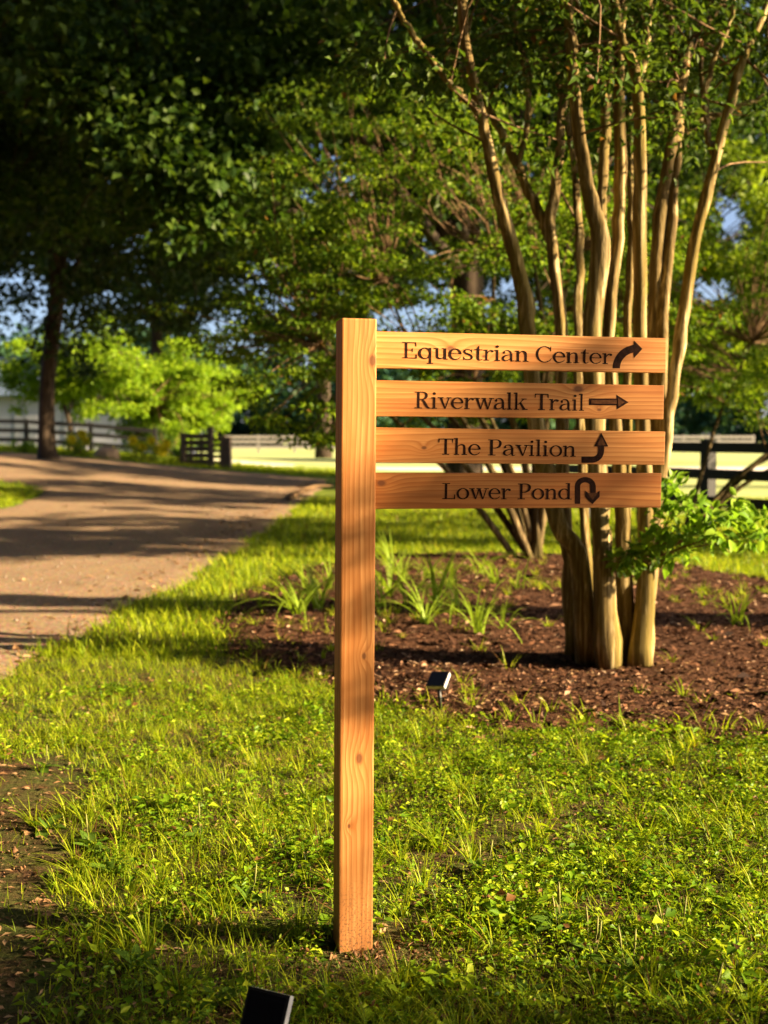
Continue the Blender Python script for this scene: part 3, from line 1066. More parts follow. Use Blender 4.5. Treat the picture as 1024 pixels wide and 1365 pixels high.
def clump_leaves(rs, centers, radii, per, Ls, ratio, flat=.55, droop=.5, detail=False, upb=.9, out_c=None):
    """leaf positions in uneven clumps"""
    C = np.repeat(centers, per, 0); R = np.repeat(radii, per)[:, None]
    n = len(C)
    d = unit(rs.normal(size=(n, 3)))
    rr = rs.uniform(0, 1, (n, 1)) ** .55
    off = d * rr * R
    off[:, 2] *= flat
    P = C + off
    D = unit(off + rs.normal(size=(n, 3)) * R * .45)
    D[:, 2] -= droop * rs.uniform(0, 1, n)
    Nn = rs.normal(size=(n, 3)) * .55
    Nn[:, 2] += upb
    L = Ls * rs.uniform(.6, 1.25, n)
    return leaves(P, D, Nn, L, L * ratio, detail)


def crown_obj(parent, centers, radii, per, Ls, ratio, mat, base, seed, name='crown', **kw):
    rs = np.random.default_rng(seed)
    V, Fq, S = clump_leaves(rs, np.asarray(centers), np.asarray(radii), per, Ls, ratio, **kw)
    return tag(mesh_np(name, V - np.array(base), Fq, S, mat, parent), kind='stuff')


def twig_mesh(parent, name, pairs, r0, mat, base, seed):
    m = MB()
    rs = np.random.default_rng(seed)
    for a, b in pairs:
        a, b = np.array(a), np.array(b)
        mid = (a + b) / 2 + rs.normal(0, .06, 3) * np.linalg.norm(b - a)
        P = spline([tuple(a), tuple(mid), tuple(b)], 6)
        m.tube([Vector(p - np.array(base)) for p in P], np.linspace(r0, r0 * .35, 6), 5, 0, 0, False)
    return tag(m.build(name, mat, parent, True), kind='stuff')


rs = np.random.default_rng(5)
cent, rad, pairs = [], [], []
for t in TIPS:
    hgt = t[2]
    k = 2 if hgt < 3.4 else 5
    for _ in range(k):
        if hgt < 3.9 and rs.random() < .40:
            continue
        o = rs.normal(0, 1, 3) * np.array([.42, .42, .28]) * (1 if hgt < 4 else 1.5)
        c = t + o
        if c[2] < 2.9 or (c[2] < 3.5 and rs.random() < .3):
            continue
        if c[0] < -.05 * c[1] and c[2] < 4.6:
            continue
        cent.append(c); rad.append(rs.uniform(.14, .34)); pairs.append((t, c))
twig_mesh(myrtle, 'twigs', pairs, .008, MAT['bark_tan'], MY, 6)
crown_obj(myrtle, cent, rad, 70, .062, .48, MAT['myrtle'], MY, 7)
# leafy shoots from the foot of the tree, on the right
sc_, sr_, sp_ = [], [], []
rootp = np.array(at(866, 745, MY_Y - .12))
for (px, py, Y, r) in [(884, 660, -.35, .11), (900, 668, -.4, .12), (922, 672, -.5, .10), (945, 690, -.55, .10), (970, 692, -.6, .09), (995, 690, -.5, .08), (1012, 706, -.45, .09), (888, 690, -.3, .12),
                       (905, 700, -.45, .13), (928, 708, -.5, .10), (955, 712, -.6, .09), (890, 722, -.35, .10), (908, 735, -.3, .09), (882, 742, -.2, .08), (985, 672, -.4, .06), (1020, 690, -.4, .08),
                       (898, 648, -.3, .07), (860, 735, -.25, .05), (838, 738, -.3, .045), (826, 748, -.25, .04), (872, 720, -.25, .06), (846, 752, -.3, .05), (1003, 720, -.4, .05)]:
    c = np.array(at(px, py, MY_Y + Y + rs.uniform(-.1, .1)))
    sc_.append(c); sr_.append(r); sp_.append((rootp, c))
twig_mesh(myrtle, 'shoots', sp_, .006, MAT['bark_tan'], MY, 8)
crown_obj(myrtle, sc_, sr_, 26, .075, .5, MAT['sucker'], MY, 9, 'shoot_leaves', detail=True, droop=.7, flat=.8)


# ------------------------------------------------------------------ trees
def tree(name, label, base, trunk_pts, env_c, env_r, n_cl, per, leaf, ratio, lmat, bmat, seed, cl_r=(.5, 1.1), n_limb=8, group=None, shell=.35, bottom=None, twig_r=.03, flat=.5,
         reject=None, extra=(), limb_r=.5, droop=.5, catg='tree', limb_lo=.45):
    """trunk_pts: (x,y,z,r) rows in the world; crown clumps fill an uneven ellipsoid env"""
    rs = np.random.default_rng(seed)
    base = Vector(base)
    t = empty(name, base)
    tag(t, label, catg, group)
    env_c, env_r = np.array(env_c, float), np.array(env_r, float)
    cs = []
    ph = rs.uniform(0, 6.28, 6)
    while len(cs) < n_cl:
        d = unit(rs.normal(size=3))
        lump = 1 + .16 * math.sin(3 * math.atan2(d[1], d[0]) + ph[0]) + .14 * math.sin(5 * math.atan2(d[1], d[0]) + 4 * d[2] + ph[1]) + .12 * math.sin(6 * d[2] + ph[2])
        r = (shell + (1 - shell) * rs.random()) ** .6 * lump
        c = env_c + d * r * env_r
        if bottom is not None and c[2] < bottom + rs.normal(0, .25):
            continue
        if reject is not None and reject(c):
            continue
        cs.append(c)
    cs = np.array(cs)
    if len(extra):
        cs = np.vstack([cs, np.array(extra)])
    P = spline(trunk_pts, 22)
    m = MB()
    m.tube([Vector(p[:3]) - base for p in P], P[:, 3], 12, .10, seed)
    # limbs: from the trunk out to clump groups
    idx = rs.permutation(len(cs))[:n_limb]
    limbs = []
    for i in idx:
        k = int(rs.uniform(limb_lo, .97) * 21)
        a = P[k, :3]; b = cs[i]
        mid = a * .5 + b * .5 + np.array([0, 0, np.linalg.norm(b - a) * .12]) + rs.normal(0, .1, 3) * np.linalg.norm(b - a)
        q = spline([tuple(a), tuple(a * .8 + mid * .2), tuple(mid), tuple(b)], 12)
        r0 = P[k, 3] * limb_r
        m.tube([Vector(p) - base for p in q], np.linspace(r0, r0 * .15, 12), 7, .08, i, False)
        limbs.append(q)
    m.build('trunk', bmat, t, True)
    LP = np.vstack([q[4:] for q in limbs] + [P[16:, :3]]) if limbs else P[:, :3]
    tw = MB()
    for c in cs:
        a = LP[np.argmin(np.linalg.norm(LP - c, axis=1) + rs.uniform(0, 1.2, len(LP)))]
        mid = (a + c) / 2 + rs.normal(0, .08, 3) * np.linalg.norm(c - a)
        q = spline([tuple(a), tuple(mid), tuple(c)], 5)
        tw.tube([Vector(p) - base for p in q], np.linspace(twig_r, twig_r * .3, 5), 4, 0, 0, False)
    tag(tw.build('branches', bmat, t, True), kind='stuff')
    V, Fq, S = clump_leaves(rs, cs, rs.uniform(cl_r[0], cl_r[1], len(cs)), per, leaf, ratio, flat=flat, droop=droop)
    tag(mesh_np('crown', V - np.array(base), Fq, S, lmat, t), kind='stuff')
    return t


def trunk_px(pts, Y):
    out = []
    for p in pts:
        q = at(p[0], p[1], Y + (p[3] if len(p) > 3 else 0))
        out.append((q.x, q.y, q.z, p[2] * Y / F_PX / 2))
    return out


# the broad maple standing behind the sign
MB_ = G3(1.45, 23.0)
ext = []
rs = np.random.default_rng(21)
for (px, py, Y, s, n) in [(200, 170, 16.5, (.6, .5, .25), 7), (160, 195, 16, (.5, .5, .25), 5), (240, 230, 16, (.5, .5, .3), 7), (260, 275, 15.8, (.3, .3, .3), 4), (330, 130, 17, (.9, .6, .4), 9), (420, 90, 17, (1, .7, .5), 10),
                          (385, 200, 17, (.5, .5, .35), 4), (300, 190, 16.4, (.6, .5, .3), 6), (480, 130, 18, (.8, .6, .5), 8), (110, 60, 17, (1.2, .8, .6), 10), (520, 60, 18, (1, .8, .6), 10), (170, 120, 16.5, (.6, .5, .3), 6)]:
    c = np.array(at(px, py, Y))
    for _ in range(n):
        ext.append(c + rs.normal(0, 1, 3) * np.array(s))


def not_gap(c):
    """keep the loose parts of the canopy where the sky shows through"""
    d = c - np.array([0, 0, CAM_H])
    px = 512 + F_PX * d[0] / d[1]
    py = 582 - F_PX * d[2] / d[1]
    for gx_, gy_, rx_, ry_ in ((425, 215, 26, 30), (405, 275, 24, 30), (350, 375, 22, 14), (965, 300, 34, 50), (940, 390, 40, 26), (35, 375, 20, 10), (705, 225, 22, 28), (540, 425, 40, 16), (690, 390, 24, 24)):
        if ((px - gx_) / rx_) ** 2 + ((py - gy_) / ry_) ** 2 < 1:
            return True
    return False


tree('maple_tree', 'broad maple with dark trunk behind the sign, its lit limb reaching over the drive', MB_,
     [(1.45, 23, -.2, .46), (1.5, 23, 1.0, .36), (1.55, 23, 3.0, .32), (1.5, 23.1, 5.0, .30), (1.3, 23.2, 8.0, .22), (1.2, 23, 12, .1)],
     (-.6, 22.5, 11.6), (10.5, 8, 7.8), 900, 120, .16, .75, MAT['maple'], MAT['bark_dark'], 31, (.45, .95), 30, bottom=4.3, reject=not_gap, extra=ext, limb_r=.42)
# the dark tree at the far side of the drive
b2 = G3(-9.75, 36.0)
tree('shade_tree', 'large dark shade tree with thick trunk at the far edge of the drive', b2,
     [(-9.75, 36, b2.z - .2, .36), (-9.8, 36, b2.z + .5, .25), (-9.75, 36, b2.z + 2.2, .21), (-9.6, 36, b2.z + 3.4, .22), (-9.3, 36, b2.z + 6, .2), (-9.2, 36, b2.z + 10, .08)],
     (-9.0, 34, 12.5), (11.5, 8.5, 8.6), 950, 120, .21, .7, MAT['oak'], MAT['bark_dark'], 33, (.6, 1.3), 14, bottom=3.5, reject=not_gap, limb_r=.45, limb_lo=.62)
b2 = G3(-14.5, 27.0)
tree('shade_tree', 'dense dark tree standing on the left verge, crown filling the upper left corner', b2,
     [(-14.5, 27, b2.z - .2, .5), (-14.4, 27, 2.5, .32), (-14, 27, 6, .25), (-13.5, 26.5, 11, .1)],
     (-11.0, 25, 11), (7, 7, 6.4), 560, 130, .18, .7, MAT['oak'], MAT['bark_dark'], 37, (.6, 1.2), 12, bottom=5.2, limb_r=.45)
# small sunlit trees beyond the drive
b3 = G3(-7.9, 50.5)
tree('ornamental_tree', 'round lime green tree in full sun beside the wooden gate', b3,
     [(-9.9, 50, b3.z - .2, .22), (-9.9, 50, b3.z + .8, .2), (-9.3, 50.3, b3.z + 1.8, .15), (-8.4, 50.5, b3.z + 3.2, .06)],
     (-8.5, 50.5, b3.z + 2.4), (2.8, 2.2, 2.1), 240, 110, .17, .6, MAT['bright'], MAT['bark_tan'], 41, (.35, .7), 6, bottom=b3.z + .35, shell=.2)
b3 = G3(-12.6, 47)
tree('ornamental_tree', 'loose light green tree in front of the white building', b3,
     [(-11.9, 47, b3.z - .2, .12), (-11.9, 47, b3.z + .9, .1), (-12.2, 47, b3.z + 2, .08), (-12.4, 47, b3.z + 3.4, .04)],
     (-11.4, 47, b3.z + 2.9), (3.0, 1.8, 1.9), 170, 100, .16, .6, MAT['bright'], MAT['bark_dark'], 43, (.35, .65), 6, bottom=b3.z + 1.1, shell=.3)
# second crepe myrtle, behind the bed
M2 = on_ground(715, 748)


def vase(name, label, base, stems, env_c, env_r, n_cl, per, seed, leaf=.065, bottom=1.0, lmat='myrtle', reject=None, extra=(), cl_r=(.16, .38)):
    rs = np.random.default_rng(seed)
    t = empty(name, base)
    tag(t, label, 'tree')
    B = np.array(base)
    tips = []
    for i, (tx, ty, tz, r) in enumerate(stems):
        a = B + rs.normal(0, .07, 3) * np.array([1, 1, 0]); a[2] = B[2] - .05
        b = np.array([tx, ty, tz])
        m1 = a * .7 + b * .3 + np.array([0, 0, .15]); m2 = a * .35 + b * .65 + rs.normal(0, .08, 3)
        q = spline([(*a, r), (*m1, r * .85), (*m2, r * .65), (*b, r * .3)], 16)
        MB().tube([Vector(p[:3]) - Vector(base) for p in q], q[:, 3], 8, .1, i).build('stem', MAT['bark_olive'], t, True)
        tips += [p[:3] for p in q[6:]]
    tips = np.array(tips)
    env_c, env_r = np.array(env_c), np.array(env_r)
    cs = []
    while len(cs) < n_cl:
        d = unit(rs.normal(size=3)) * rs.uniform(.25, 1) ** .5
        c = env_c + d * env_r * (1 + .2 * math.sin(4 * d[0] + 5 * d[2] + seed))
        if c[2] < bottom + rs.normal(0, .2) or (reject and reject(c)):
            continue
        cs.append(c)
    if len(extra):
        cs += list(extra)
    cs = np.array(cs)
    pairs = [(tips[np.argmin(np.linalg.norm(tips - c, axis=1))], c) for c in cs]
    twig_mesh(t, 'twigs', pairs, .010, MAT['bark_tan'], base, seed)
    crown_obj(t, cs, rs.uniform(cl_r[0], cl_r[1], len(cs)), per, leaf, .5, MAT[lmat], base, seed + 1, flat=.28)
    return t


ext = []
rs = np.random.default_rng(8)
for (px, py, n) in [(400, 470, 6), (430, 500, 5), (395, 560, 4), (425, 572, 5), (440, 590, 3), (360, 440, 5), (420, 410, 6)]:
    c = np.array(at(px, py, 13.2))
    for _ in range(n):
        ext.append(c + rs.normal(0, 1, 3) * np.array([.2, .4, .08]))
vase('crepe_myrtle', 'low spreading multi-stemmed tree at the back edge of the mulch bed', M2,
     [(M2.x - 1.2, M2.y - .2, 2.2, .045), (M2.x - .9, M2.y + .5, 2.8, .045), (M2.x - .5, M2.y - .3, 3.2, .05), (M2.x - .1, M2.y + .2, 3.6, .05), (M2.x + .4, M2.y, 3.3, .05), (M2.x + .9, M2.y + .3, 2.8, .045),
      (M2.x - 1.7, M2.y + .1, 1.9, .04), (M2.x - 2.3, M2.y, 2.3, .04), (M2.x + .2, M2.y - .4, 2.6, .045), (M2.x - .7, M2.y - .5, 1.9, .04), (M2.x - 1.6, M2.y + .5, 3.0, .04)],
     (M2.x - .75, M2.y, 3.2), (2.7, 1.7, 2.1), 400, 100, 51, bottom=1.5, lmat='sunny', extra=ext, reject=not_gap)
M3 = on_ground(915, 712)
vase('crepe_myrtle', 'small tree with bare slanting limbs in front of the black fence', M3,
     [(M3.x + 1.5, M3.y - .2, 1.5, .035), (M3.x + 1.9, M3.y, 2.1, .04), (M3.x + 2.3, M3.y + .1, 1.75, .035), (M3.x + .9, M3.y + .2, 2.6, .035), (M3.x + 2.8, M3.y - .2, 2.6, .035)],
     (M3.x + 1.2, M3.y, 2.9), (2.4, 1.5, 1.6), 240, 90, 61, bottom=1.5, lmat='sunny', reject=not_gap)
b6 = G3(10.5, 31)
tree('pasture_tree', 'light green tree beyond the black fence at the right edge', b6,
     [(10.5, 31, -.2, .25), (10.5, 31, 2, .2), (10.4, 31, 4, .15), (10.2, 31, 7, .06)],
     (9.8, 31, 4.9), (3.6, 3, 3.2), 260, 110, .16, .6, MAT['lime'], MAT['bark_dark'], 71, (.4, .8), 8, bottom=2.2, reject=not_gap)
b6 = G3(7.2, 37)
tree('pasture_tree', 'dark leafy tree beyond the fence showing between the pale trunks', b6,
     [(7.2, 37, -.2, .25), (7.2, 37, 2, .2), (7.3, 37, 4, .15), (7.4, 37, 8, .06)],
     (7.8, 37, 6.4), (5.4, 3.4, 4.4), 330, 110, .18, .6, MAT['maple'], MAT['bark_dark'], 75, (.4, .85), 8, bottom=2.6, reject=not_gap)
b6 = G3(19.0, 58)
tree('pasture_tree', 'tall dark green tree far beyond the black fence, behind the pale trunks', b6,
     [(19, 58, -.2, .45), (19, 58, 3, .35), (19, 58, 8, .25), (18.5, 58, 14, .08)],
     (18.5, 58, 12.5), (8.5, 6, 7.0), 420, 110, .22, .65, MAT['maple'], MAT['bark_dark'], 73, (.5, 1.1), 10, bottom=5.5, reject=not_gap)

# off to the right, out of the picture: the trees whose shade falls across the lawn and drive
def shade_at(px_ground, t):
    p = on_ground(*px_ground)
    return p.x + SUN.x / SUN.z * t, p.y + SUN.y / SUN.z * t, t


def shade_tree(label, target, hgt, r, n, per, seed, leaf=.09, bottom=None):
    x, y, z = shade_at(target, hgt)
    b = G3(x, y)
    return tree('offscreen_shade_tree', label, b, [(x, y, -.1, .14), (x + .1, y, hgt * .5, .11), (x, y + .1, hgt + r[2] * .6, .04)], (x, y, hgt), r, n, per, leaf, .5, MAT['myrtle'], MAT['bark_tan'], seed, (.2, .5), 7,
                bottom=bottom if bottom is not None else hgt - r[2], shell=.2, twig_r=.015)


shade_tree('round tree on the lawn to the right, shading the near grass', (300, 1425), 2.7, (1.5, .55, .8), 50, 90, 81)
def toward_sun(px, py, Y, t):
    return np.array(at(px, py, Y)) + np.array(SUN) * t


dap = []  # leaf clumps of an added tree, set on sun rays to dapple the sign
rs = np.random.default_rng(77)
for (px, py, n, sg) in [(474, 735, 3, .04), (474, 850, 1, .03), (474, 925, 2, .03), (860, 655, 2, .05), (720, 655, 1, .04), (820, 590, 1, .04), (850, 447, 1, .02)]:
    for _ in range(n):
        dap.append(toward_sun(px, py, 3.2, 6.6) + rs.normal(0, sg, 3))
dc = np.mean(dap, 0)
tree('offscreen_shade_tree', 'unseen slender tree added right of the sign, its leaves aimed to dapple the boards', G3(dc[0] + .5, dc[1] - 1.3), [(dc[0] + .5, dc[1] - 1.3, -.1, .07), (dc[0] + .4, dc[1] - 1.3, 1.5, .055), (dc[0] + .2, dc[1] - 1.2, 3.2, .04), (dc[0], dc[1] - 1.2, 4.6, .02)],
     (dc[0], dc[1] - 1.5, dc[2] + 1.6), (1.0, .5, .6), 24, 40, .07, .5, MAT['myrtle'], MAT['bark_tan'], 79, (.07, .13), 6, extra=dap, twig_r=.008)
dap2 = []  # clumps of a second added tree, farther off for softer shade on the sign
for (px, py, n) in [(474, 715, 2), (474, 880, 2), (860, 600, 3), (840, 668, 3), (690, 668, 1), (850, 465, 2), (860, 540, 1)]:
    for _ in range(n):
        dap2.append(toward_sun(px, py, 3.2, 11.5) + rs.normal(0, .07, 3))
dc = np.mean(dap2, 0)
tree('offscreen_shade_tree', 'unseen airy tree added farther right of the sign, its leaves aimed to shade it softly', G3(dc[0] + .8, dc[1] - 1.8), [(dc[0] + .8, dc[1] - 1.8, -.1, .10), (dc[0] + .6, dc[1] - 1.8, 2.5, .08), (dc[0] + .2, dc[1] - 1.7, 5.0, .05), (dc[0], dc[1] - 1.7, 7.4, .02)],
     (dc[0], dc[1] - 2.4, dc[2] + 2.2), (1.6, .7, 1.0), 30, 26, .09, .55, MAT['myrtle'], MAT['bark_tan'], 80, (.14, .24), 6, extra=dap2, twig_r=.008)
shade_tree('tall tree on the lawn to the right, shading the drive', (150, 718), 6.0, (3.0, 2.2, 1.6), 120, 110, 83, .12)
shade_tree('leafy tree on the lawn to the right, shading the far drive', (200, 660), 6.5, (3.2, 3.8, 1.8), 150, 120, 85, .14)

for bx_, by_, sd_, lb_ in ((-24, 66, 201, 'dark tree behind the white building at the left'), (-3.5, 72, 203, 'big dark tree in the pasture seen under the maple limb'),
                           (10, 62, 205, 'big green tree in the pasture behind the sign'), (-13.5, 74, 207, 'dark tree between the white building and the pasture')):
    bb = G3(bx_, by_)
    tree('pasture_tree', lb_, bb, [(bx_, by_, bb.z - .2, .5), (bx_, by_, bb.z + 4, .4), (bx_, by_, bb.z + 9, .3), (bx_, by_, bb.z + 15, .1)], (bx_, by_, bb.z + 16), (8.5, 6, 9.5), 330, 80, .42, .75,
         MAT['oak'] if sd_ != 205 else MAT['maple'], MAT['bark_dark'], sd_, (.9, 1.8), 10, bottom=bb.z + (1.5 if sd_ == 203 else 6.3), reject=not_gap, limb_r=.4, twig_r=.06)
# trees added for shade: a row darkening the canopies, the rest blocking sky
for tx, ty, zb, zt, rr_, sd_, lb_ in ((14, 6.2, 8.3, 17, 4.2, 301, 'nearest of the tall high-crowned trees added right of the lawn to shade the canopy'), (15.0, 12.4, 13.0, 23, 4.4, 303, 'second tall high-crowned tree added right of the lawn to shade the canopy'),
                                 (14.5, 20.2, 10.2, 22, 5.5, 305, 'third tall high-crowned tree added right of the lawn to shade the canopy'), (16, 31, 11.0, 25, 6.5, 307, 'farthest tall high-crowned tree added right of the lawn to shade the canopy'),
                                 (-9, -4, 4, 17, 6.5, 309, 'broad tree added across the drive behind the viewer to block sky light'), (1, -11, 4, 17, 7.0, 311, 'broad tree added behind the viewer to block sky light'), (-13, 9, 5, 18, 6.5, 313, 'broad tree added on the far side of the drive, out to the left, to block sky light'),
                                 (-2.5, -1.5, 5.6, 15, 7.5, 315, 'wide tree crown added over the viewer to block sky light'), (5, -9, 4, 15, 5.5, 317, 'thick tree added behind the viewer to the right to block sky light'), (-14, 17, 3, 16, 5, 319, 'bushy tree added across the drive opposite the mulch bed to block sky light')):
    bb = G3(tx, ty)
    tree('offscreen_shade_tree', lb_, bb, [(tx, ty, bb.z - .2, .42), (tx, ty, bb.z + zb * .5, .34), (tx, ty, bb.z + zb, .28), (tx, ty, bb.z + zt - 2, .08)], (tx, ty, (zb + zt) / 2), (rr_, rr_, (zt - zb) / 2), 330, 70, .36, .7,
         MAT['oak'], MAT['bark_dark'], sd_, (.7, 1.4), 9, bottom=zb, limb_r=.4, twig_r=.04)
# leaf ring added behind the viewer and across the drive to block sky light
rs = np.random.default_rng(95)
cs, rr = [], []
for i in range(64):
    a = math.radians(128 + i * (325 - 128) / 63.0 + rs.normal(0, 1.2))
    R0 = rs.uniform(14.5, 19) if a > 3.0 else rs.uniform(15.5, 20)
    x, y = R0 * math.cos(a), R0 * math.sin(a)
    h = rs.uniform(9, 14); w = rs.uniform(1.5, 2.4)
    for k in range(16):
        u = (k + rs.random()) / 16
        aa = rs.uniform(0, 6.28)
        cs.append((x + w * .8 * math.cos(aa), y + w * .8 * math.sin(aa), h * (.04 + .96 * u))); rr.append(rs.uniform(.8, 1.4))
V, Fq, S = clump_leaves(rs, np.array(cs), np.array(rr), 30, .55, .8, flat=.8)
tag(mesh_np('sky_block_woods', V, Fq, S, MAT['oak']), 'unseen dark leaf mass added behind the viewer and across the drive to block sky light', 'woods', kind='stuff')
# far woods across the pasture: one mass
rs = np.random.default_rng(91)
cs, rr = [], []
for i in range(95):
    x = -75 + i * 2.3 + rs.normal(0, 1.2); y = 128 + rs.uniform(-8, 25) + abs(x) * .05
    h = rs.uniform(8, 13.5); w = rs.uniform(2.6, 4.5)
    for k in range(20):
        u = rs.random()
        z = h * (.06 + .94 * u); ww = w * math.sqrt(max(.05, 1 - (abs(u - .42) / .62) ** 2))
        a = rs.uniform(0, 6.28)
        cs.append((x + ww * .8 * math.cos(a), y + ww * .8 * math.sin(a), float(terr(x, y)) + z)); rr.append(rs.uniform(.9, 1.7))
V, Fq, S = clump_leaves(rs, np.array(cs), np.array(rr), 44, 1.05, .8, flat=.7)
woods = mesh_np('far_woods', V, Fq, S, MAT['far'])
tag(woods, 'dark blue green line of woods across the pasture', 'woods', kind='stuff')

# ------------------------------------------------------------------ fences, gate, building
def rail_fence(name, label, pts, spacing, rails, post_h, post_w, mat, rail_w=.03, rail_h=.14, group=None, catg='fence'):
    P = [np.array(p, float) for p in pts]
    base = G3(*P[0])
    f = empty(name, base)
    tag(f, label, catg, group)
    posts = []
    for a, b in zip(P[:-1], P[1:]):
        n = max(1, int(round(np.linalg.norm(b - a) / spacing)))
        for k in range(n):
            posts.append(a + (b - a) * k / n)
    posts.append(P[-1])
    me = MB().box((0, 0, post_h / 2 - .1), (post_w, post_w, post_h + .2), None, .006).build('post', mat, f)
    for i, p in enumerate(posts):
        o = me if i == 0 else link(bpy.data.objects.new('post', me.data), f)
        d = posts[min(i + 1, len(posts) - 1)] - posts[max(i - 1, 0)]
        o.location = G3(p[0], p[1]) - base
        o.rotation_euler = (0, 0, math.atan2(d[1], d[0]))
    for a, b in zip(posts[:-1], posts[1:]):
        d = b - a
        nrm = np.array([d[1], -d[0]]) / np.linalg.norm(d) * (post_w / 2 + rail_w / 2 + .002)
        for z in rails:
            p0, p1 = G3(*(a + nrm), z) - base, G3(*(b + nrm), z) - base
            e = (p1 - p0) * .001
            MB().bar(p0 + e, p1 - e, rail_w, rail_h).build('rail', mat, f)
    return f


pA, pB = at(885, 700, 18.2), at(1010, 706, 16.6)
dv = Vector((pB.x - pA.x, pB.y - pA.y))
rail_fence('board_fence', 'black three-rail board fence behind the leafy shoots', [(pA.x - dv.x * 1.7, pA.y - dv.y * 1.7), (pA.x + dv.x * 3.4, pA.y + dv.y * 3.4)], 1.25, (.42, .80, 1.17), 1.27, .16, MAT['black_wood'])
rail_fence('board_fence', 'dark rail fence below the white building beyond the drive', [(-22, 44.4), (-8.2, 44.4)], 2.4, (.35, .68, 1.0), 1.1, .13, MAT['black_wood'])
rail_fence('board_fence', 'pale far rail fence across the pasture under the woods', [(-12, 92), (28, 94)], 2.6, (.45, .85, 1.2), 1.35, .16, MAT['white_wood'], .04, .2)

gp = on_ground(262, 622)
gate = empty('wooden_gate', gp, (0, 0, math.radians(-12)))
tag(gate, 'brown slatted wooden gate between thick posts at the end of the drive', 'gate')
for x, h in ((-.45, 1.12), (.50, 1.32), (.92, 1.05), (1.12, .98)):
    MB().box((x, 0, h / 2 - .1), (.17, .17, h + .2), None, .012).build('post', MAT['brown_wood'], gate)
for k in range(5):
    MB().box((.02, -.02, .16 + k * .21), (.78, .05, .165), None, .006).build('slat', MAT['brown_wood'], gate)
for x in (-.16, .2):
    MB().box((x, -.06, .55), (.09, .035, 1.0), None, .006).build('brace', MAT['brown_wood'], gate)
for k in range(5):
    MB().box((.70, .0, .14 + k * .19), (.24, .04, .10), None, .006).build('slat', MAT['brown_wood'], gate)

bx0, by0 = -19.5, 60.0
bz = float(terr(-15, 60)) - .6
barn = empty('white_building', (bx0, by0, bz))
tag(barn, 'long white building with slate blue roof behind the trees at the left', 'building')
MB().box((0, 3, 1.7), (19, 6, 3.4)).build('wall', MAT['white_wall'], barn)
m = MB()
m.add([(-9.9, -.6, 3.35), (9.9, -.6, 3.35), (9.9, 3, 5.3), (-9.9, 3, 5.3), (-9.9, 6.6, 3.35), (9.9, 6.6, 3.35), (-9.9, -.6, 3.45), (9.9, -.6, 3.45), (9.9, 3, 5.42), (-9.9, 3, 5.42), (-9.9, 6.6, 3.45), (9.9, 6.6, 3.45)],
      [(0, 1, 2, 3), (3, 2, 5, 4), (6, 9, 8, 7), (9, 10, 11, 8), (0, 6, 7, 1), (4, 5, 11, 10), (0, 3, 9, 6), (3, 4, 10, 9), (1, 7, 8, 2), (2, 8, 11, 5)])
m.build('roof', MAT['blue_roof'], barn)
MB().add([(-9.5, 0, 3.36), (-9.5, 6, 3.36), (-9.5, 3, 5.25)], [(0, 1, 2)]).add([(9.5, 0, 3.36), (9.5, 6, 3.36), (9.5, 3, 5.25)], [(0, 1, 2)]).build('gable', MAT['white_wall'], barn)
for x in (-6.5, -2.0, 2.2, 4.6, 7.6):
    d = MB().box((x, -.03, 1.25), (1.1, .06, 2.5)).build('door', MAT['shutter'], barn)
    MB().box((x, -.075, 1.25), (.08, .03, 2.4)).build('batten', MAT['white_wall'], d)

# ------------------------------------------------------------------ solar lights
def solar_light(label, base, yaw, tilt, lean):
    t = empty('solar_light', base, (lean[0], lean[1], yaw))
    tag(t, label, 'garden light', 'solar spotlights on stakes')
    st = MB().tube([(0, 0, -.05), (0, 0, .07), (0, 0, .115)], [.0075, .0085, .0085], 10).build('stake', MAT['black_plastic'], t, True)
    MB().tube([(0, 0, .070), (0, 0, .078)], [.012, .012], 10).build('collar', MAT['black_plastic'], st, True)
    hp = bpy.data.objects.new('hinge', MB().tube([(-.016, 0, .120), (.016, 0, .120)], [.011, .011], 10).build('hinge_mesh', MAT['black_plastic']).data)
    bpy.data.objects.remove(bpy.data.objects['hinge_mesh'])
    link(hp, t)
    R_ = Euler((tilt, 0, 0)).to_matrix()
    c = Vector((0, .0, .155))
    hd = MB().box(c, (.096, .092, .022), R_, .003).build('panel_frame', MAT['grey_plastic'], t)
    MB().box(c + R_ @ Vector((0, 0, .0122)), (.0964, .0924, .0035), R_, .001).build('bezel', MAT['black_plastic'], hd)
    MB().box(c + R_ @ Vector((0, 0, .0138)), (.084, .080, .002), R_).build('solar_cell', MAT['cell'], hd)
    lc = Vector((0, .022, .122))
    lp = MB().tube([lc + Vector((0, -.022, -.004)), lc + Vector((0, .012, 0)), lc + Vector((0, .034, .006))], [.016, .026, .029], 14).build('lamp_head', MAT['black_plastic'], t, True)
    MB().tube([lc + Vector((0, .0345, .0062)), lc + Vector((0, .0365, .0067))], [.025, .025], 14).build('lens', MAT['grey_plastic'], lp, True)
    return t


p = on_ground(588, 950)
solar_light('small black solar light on a stake in the mulch below the boards', p, math.radians(-28), math.radians(38), (0, math.radians(-5)))
q = at(351, 1390, 2.50)
q.z = float(terr(q.x, q.y)) - .012
solar_light('black solar panel light poking up at the bottom edge, nearest the viewer', q, math.radians(-22), math.radians(64), (0, math.radians(3)))

# ------------------------------------------------------------------ lawn: grass and weeds nobody could count
def scatter(rs, n, y0, y1, margin, power=1.0, xlo=None):
    """points over the visible ground between depths y0 and y1, denser near"""
    u = rs.random(n) ** power
    y = y0 + (y1 - y0) * u
    hw = .325 * y + margin
    x = rs.uniform(-1, 1, n) * hw
    return x, y


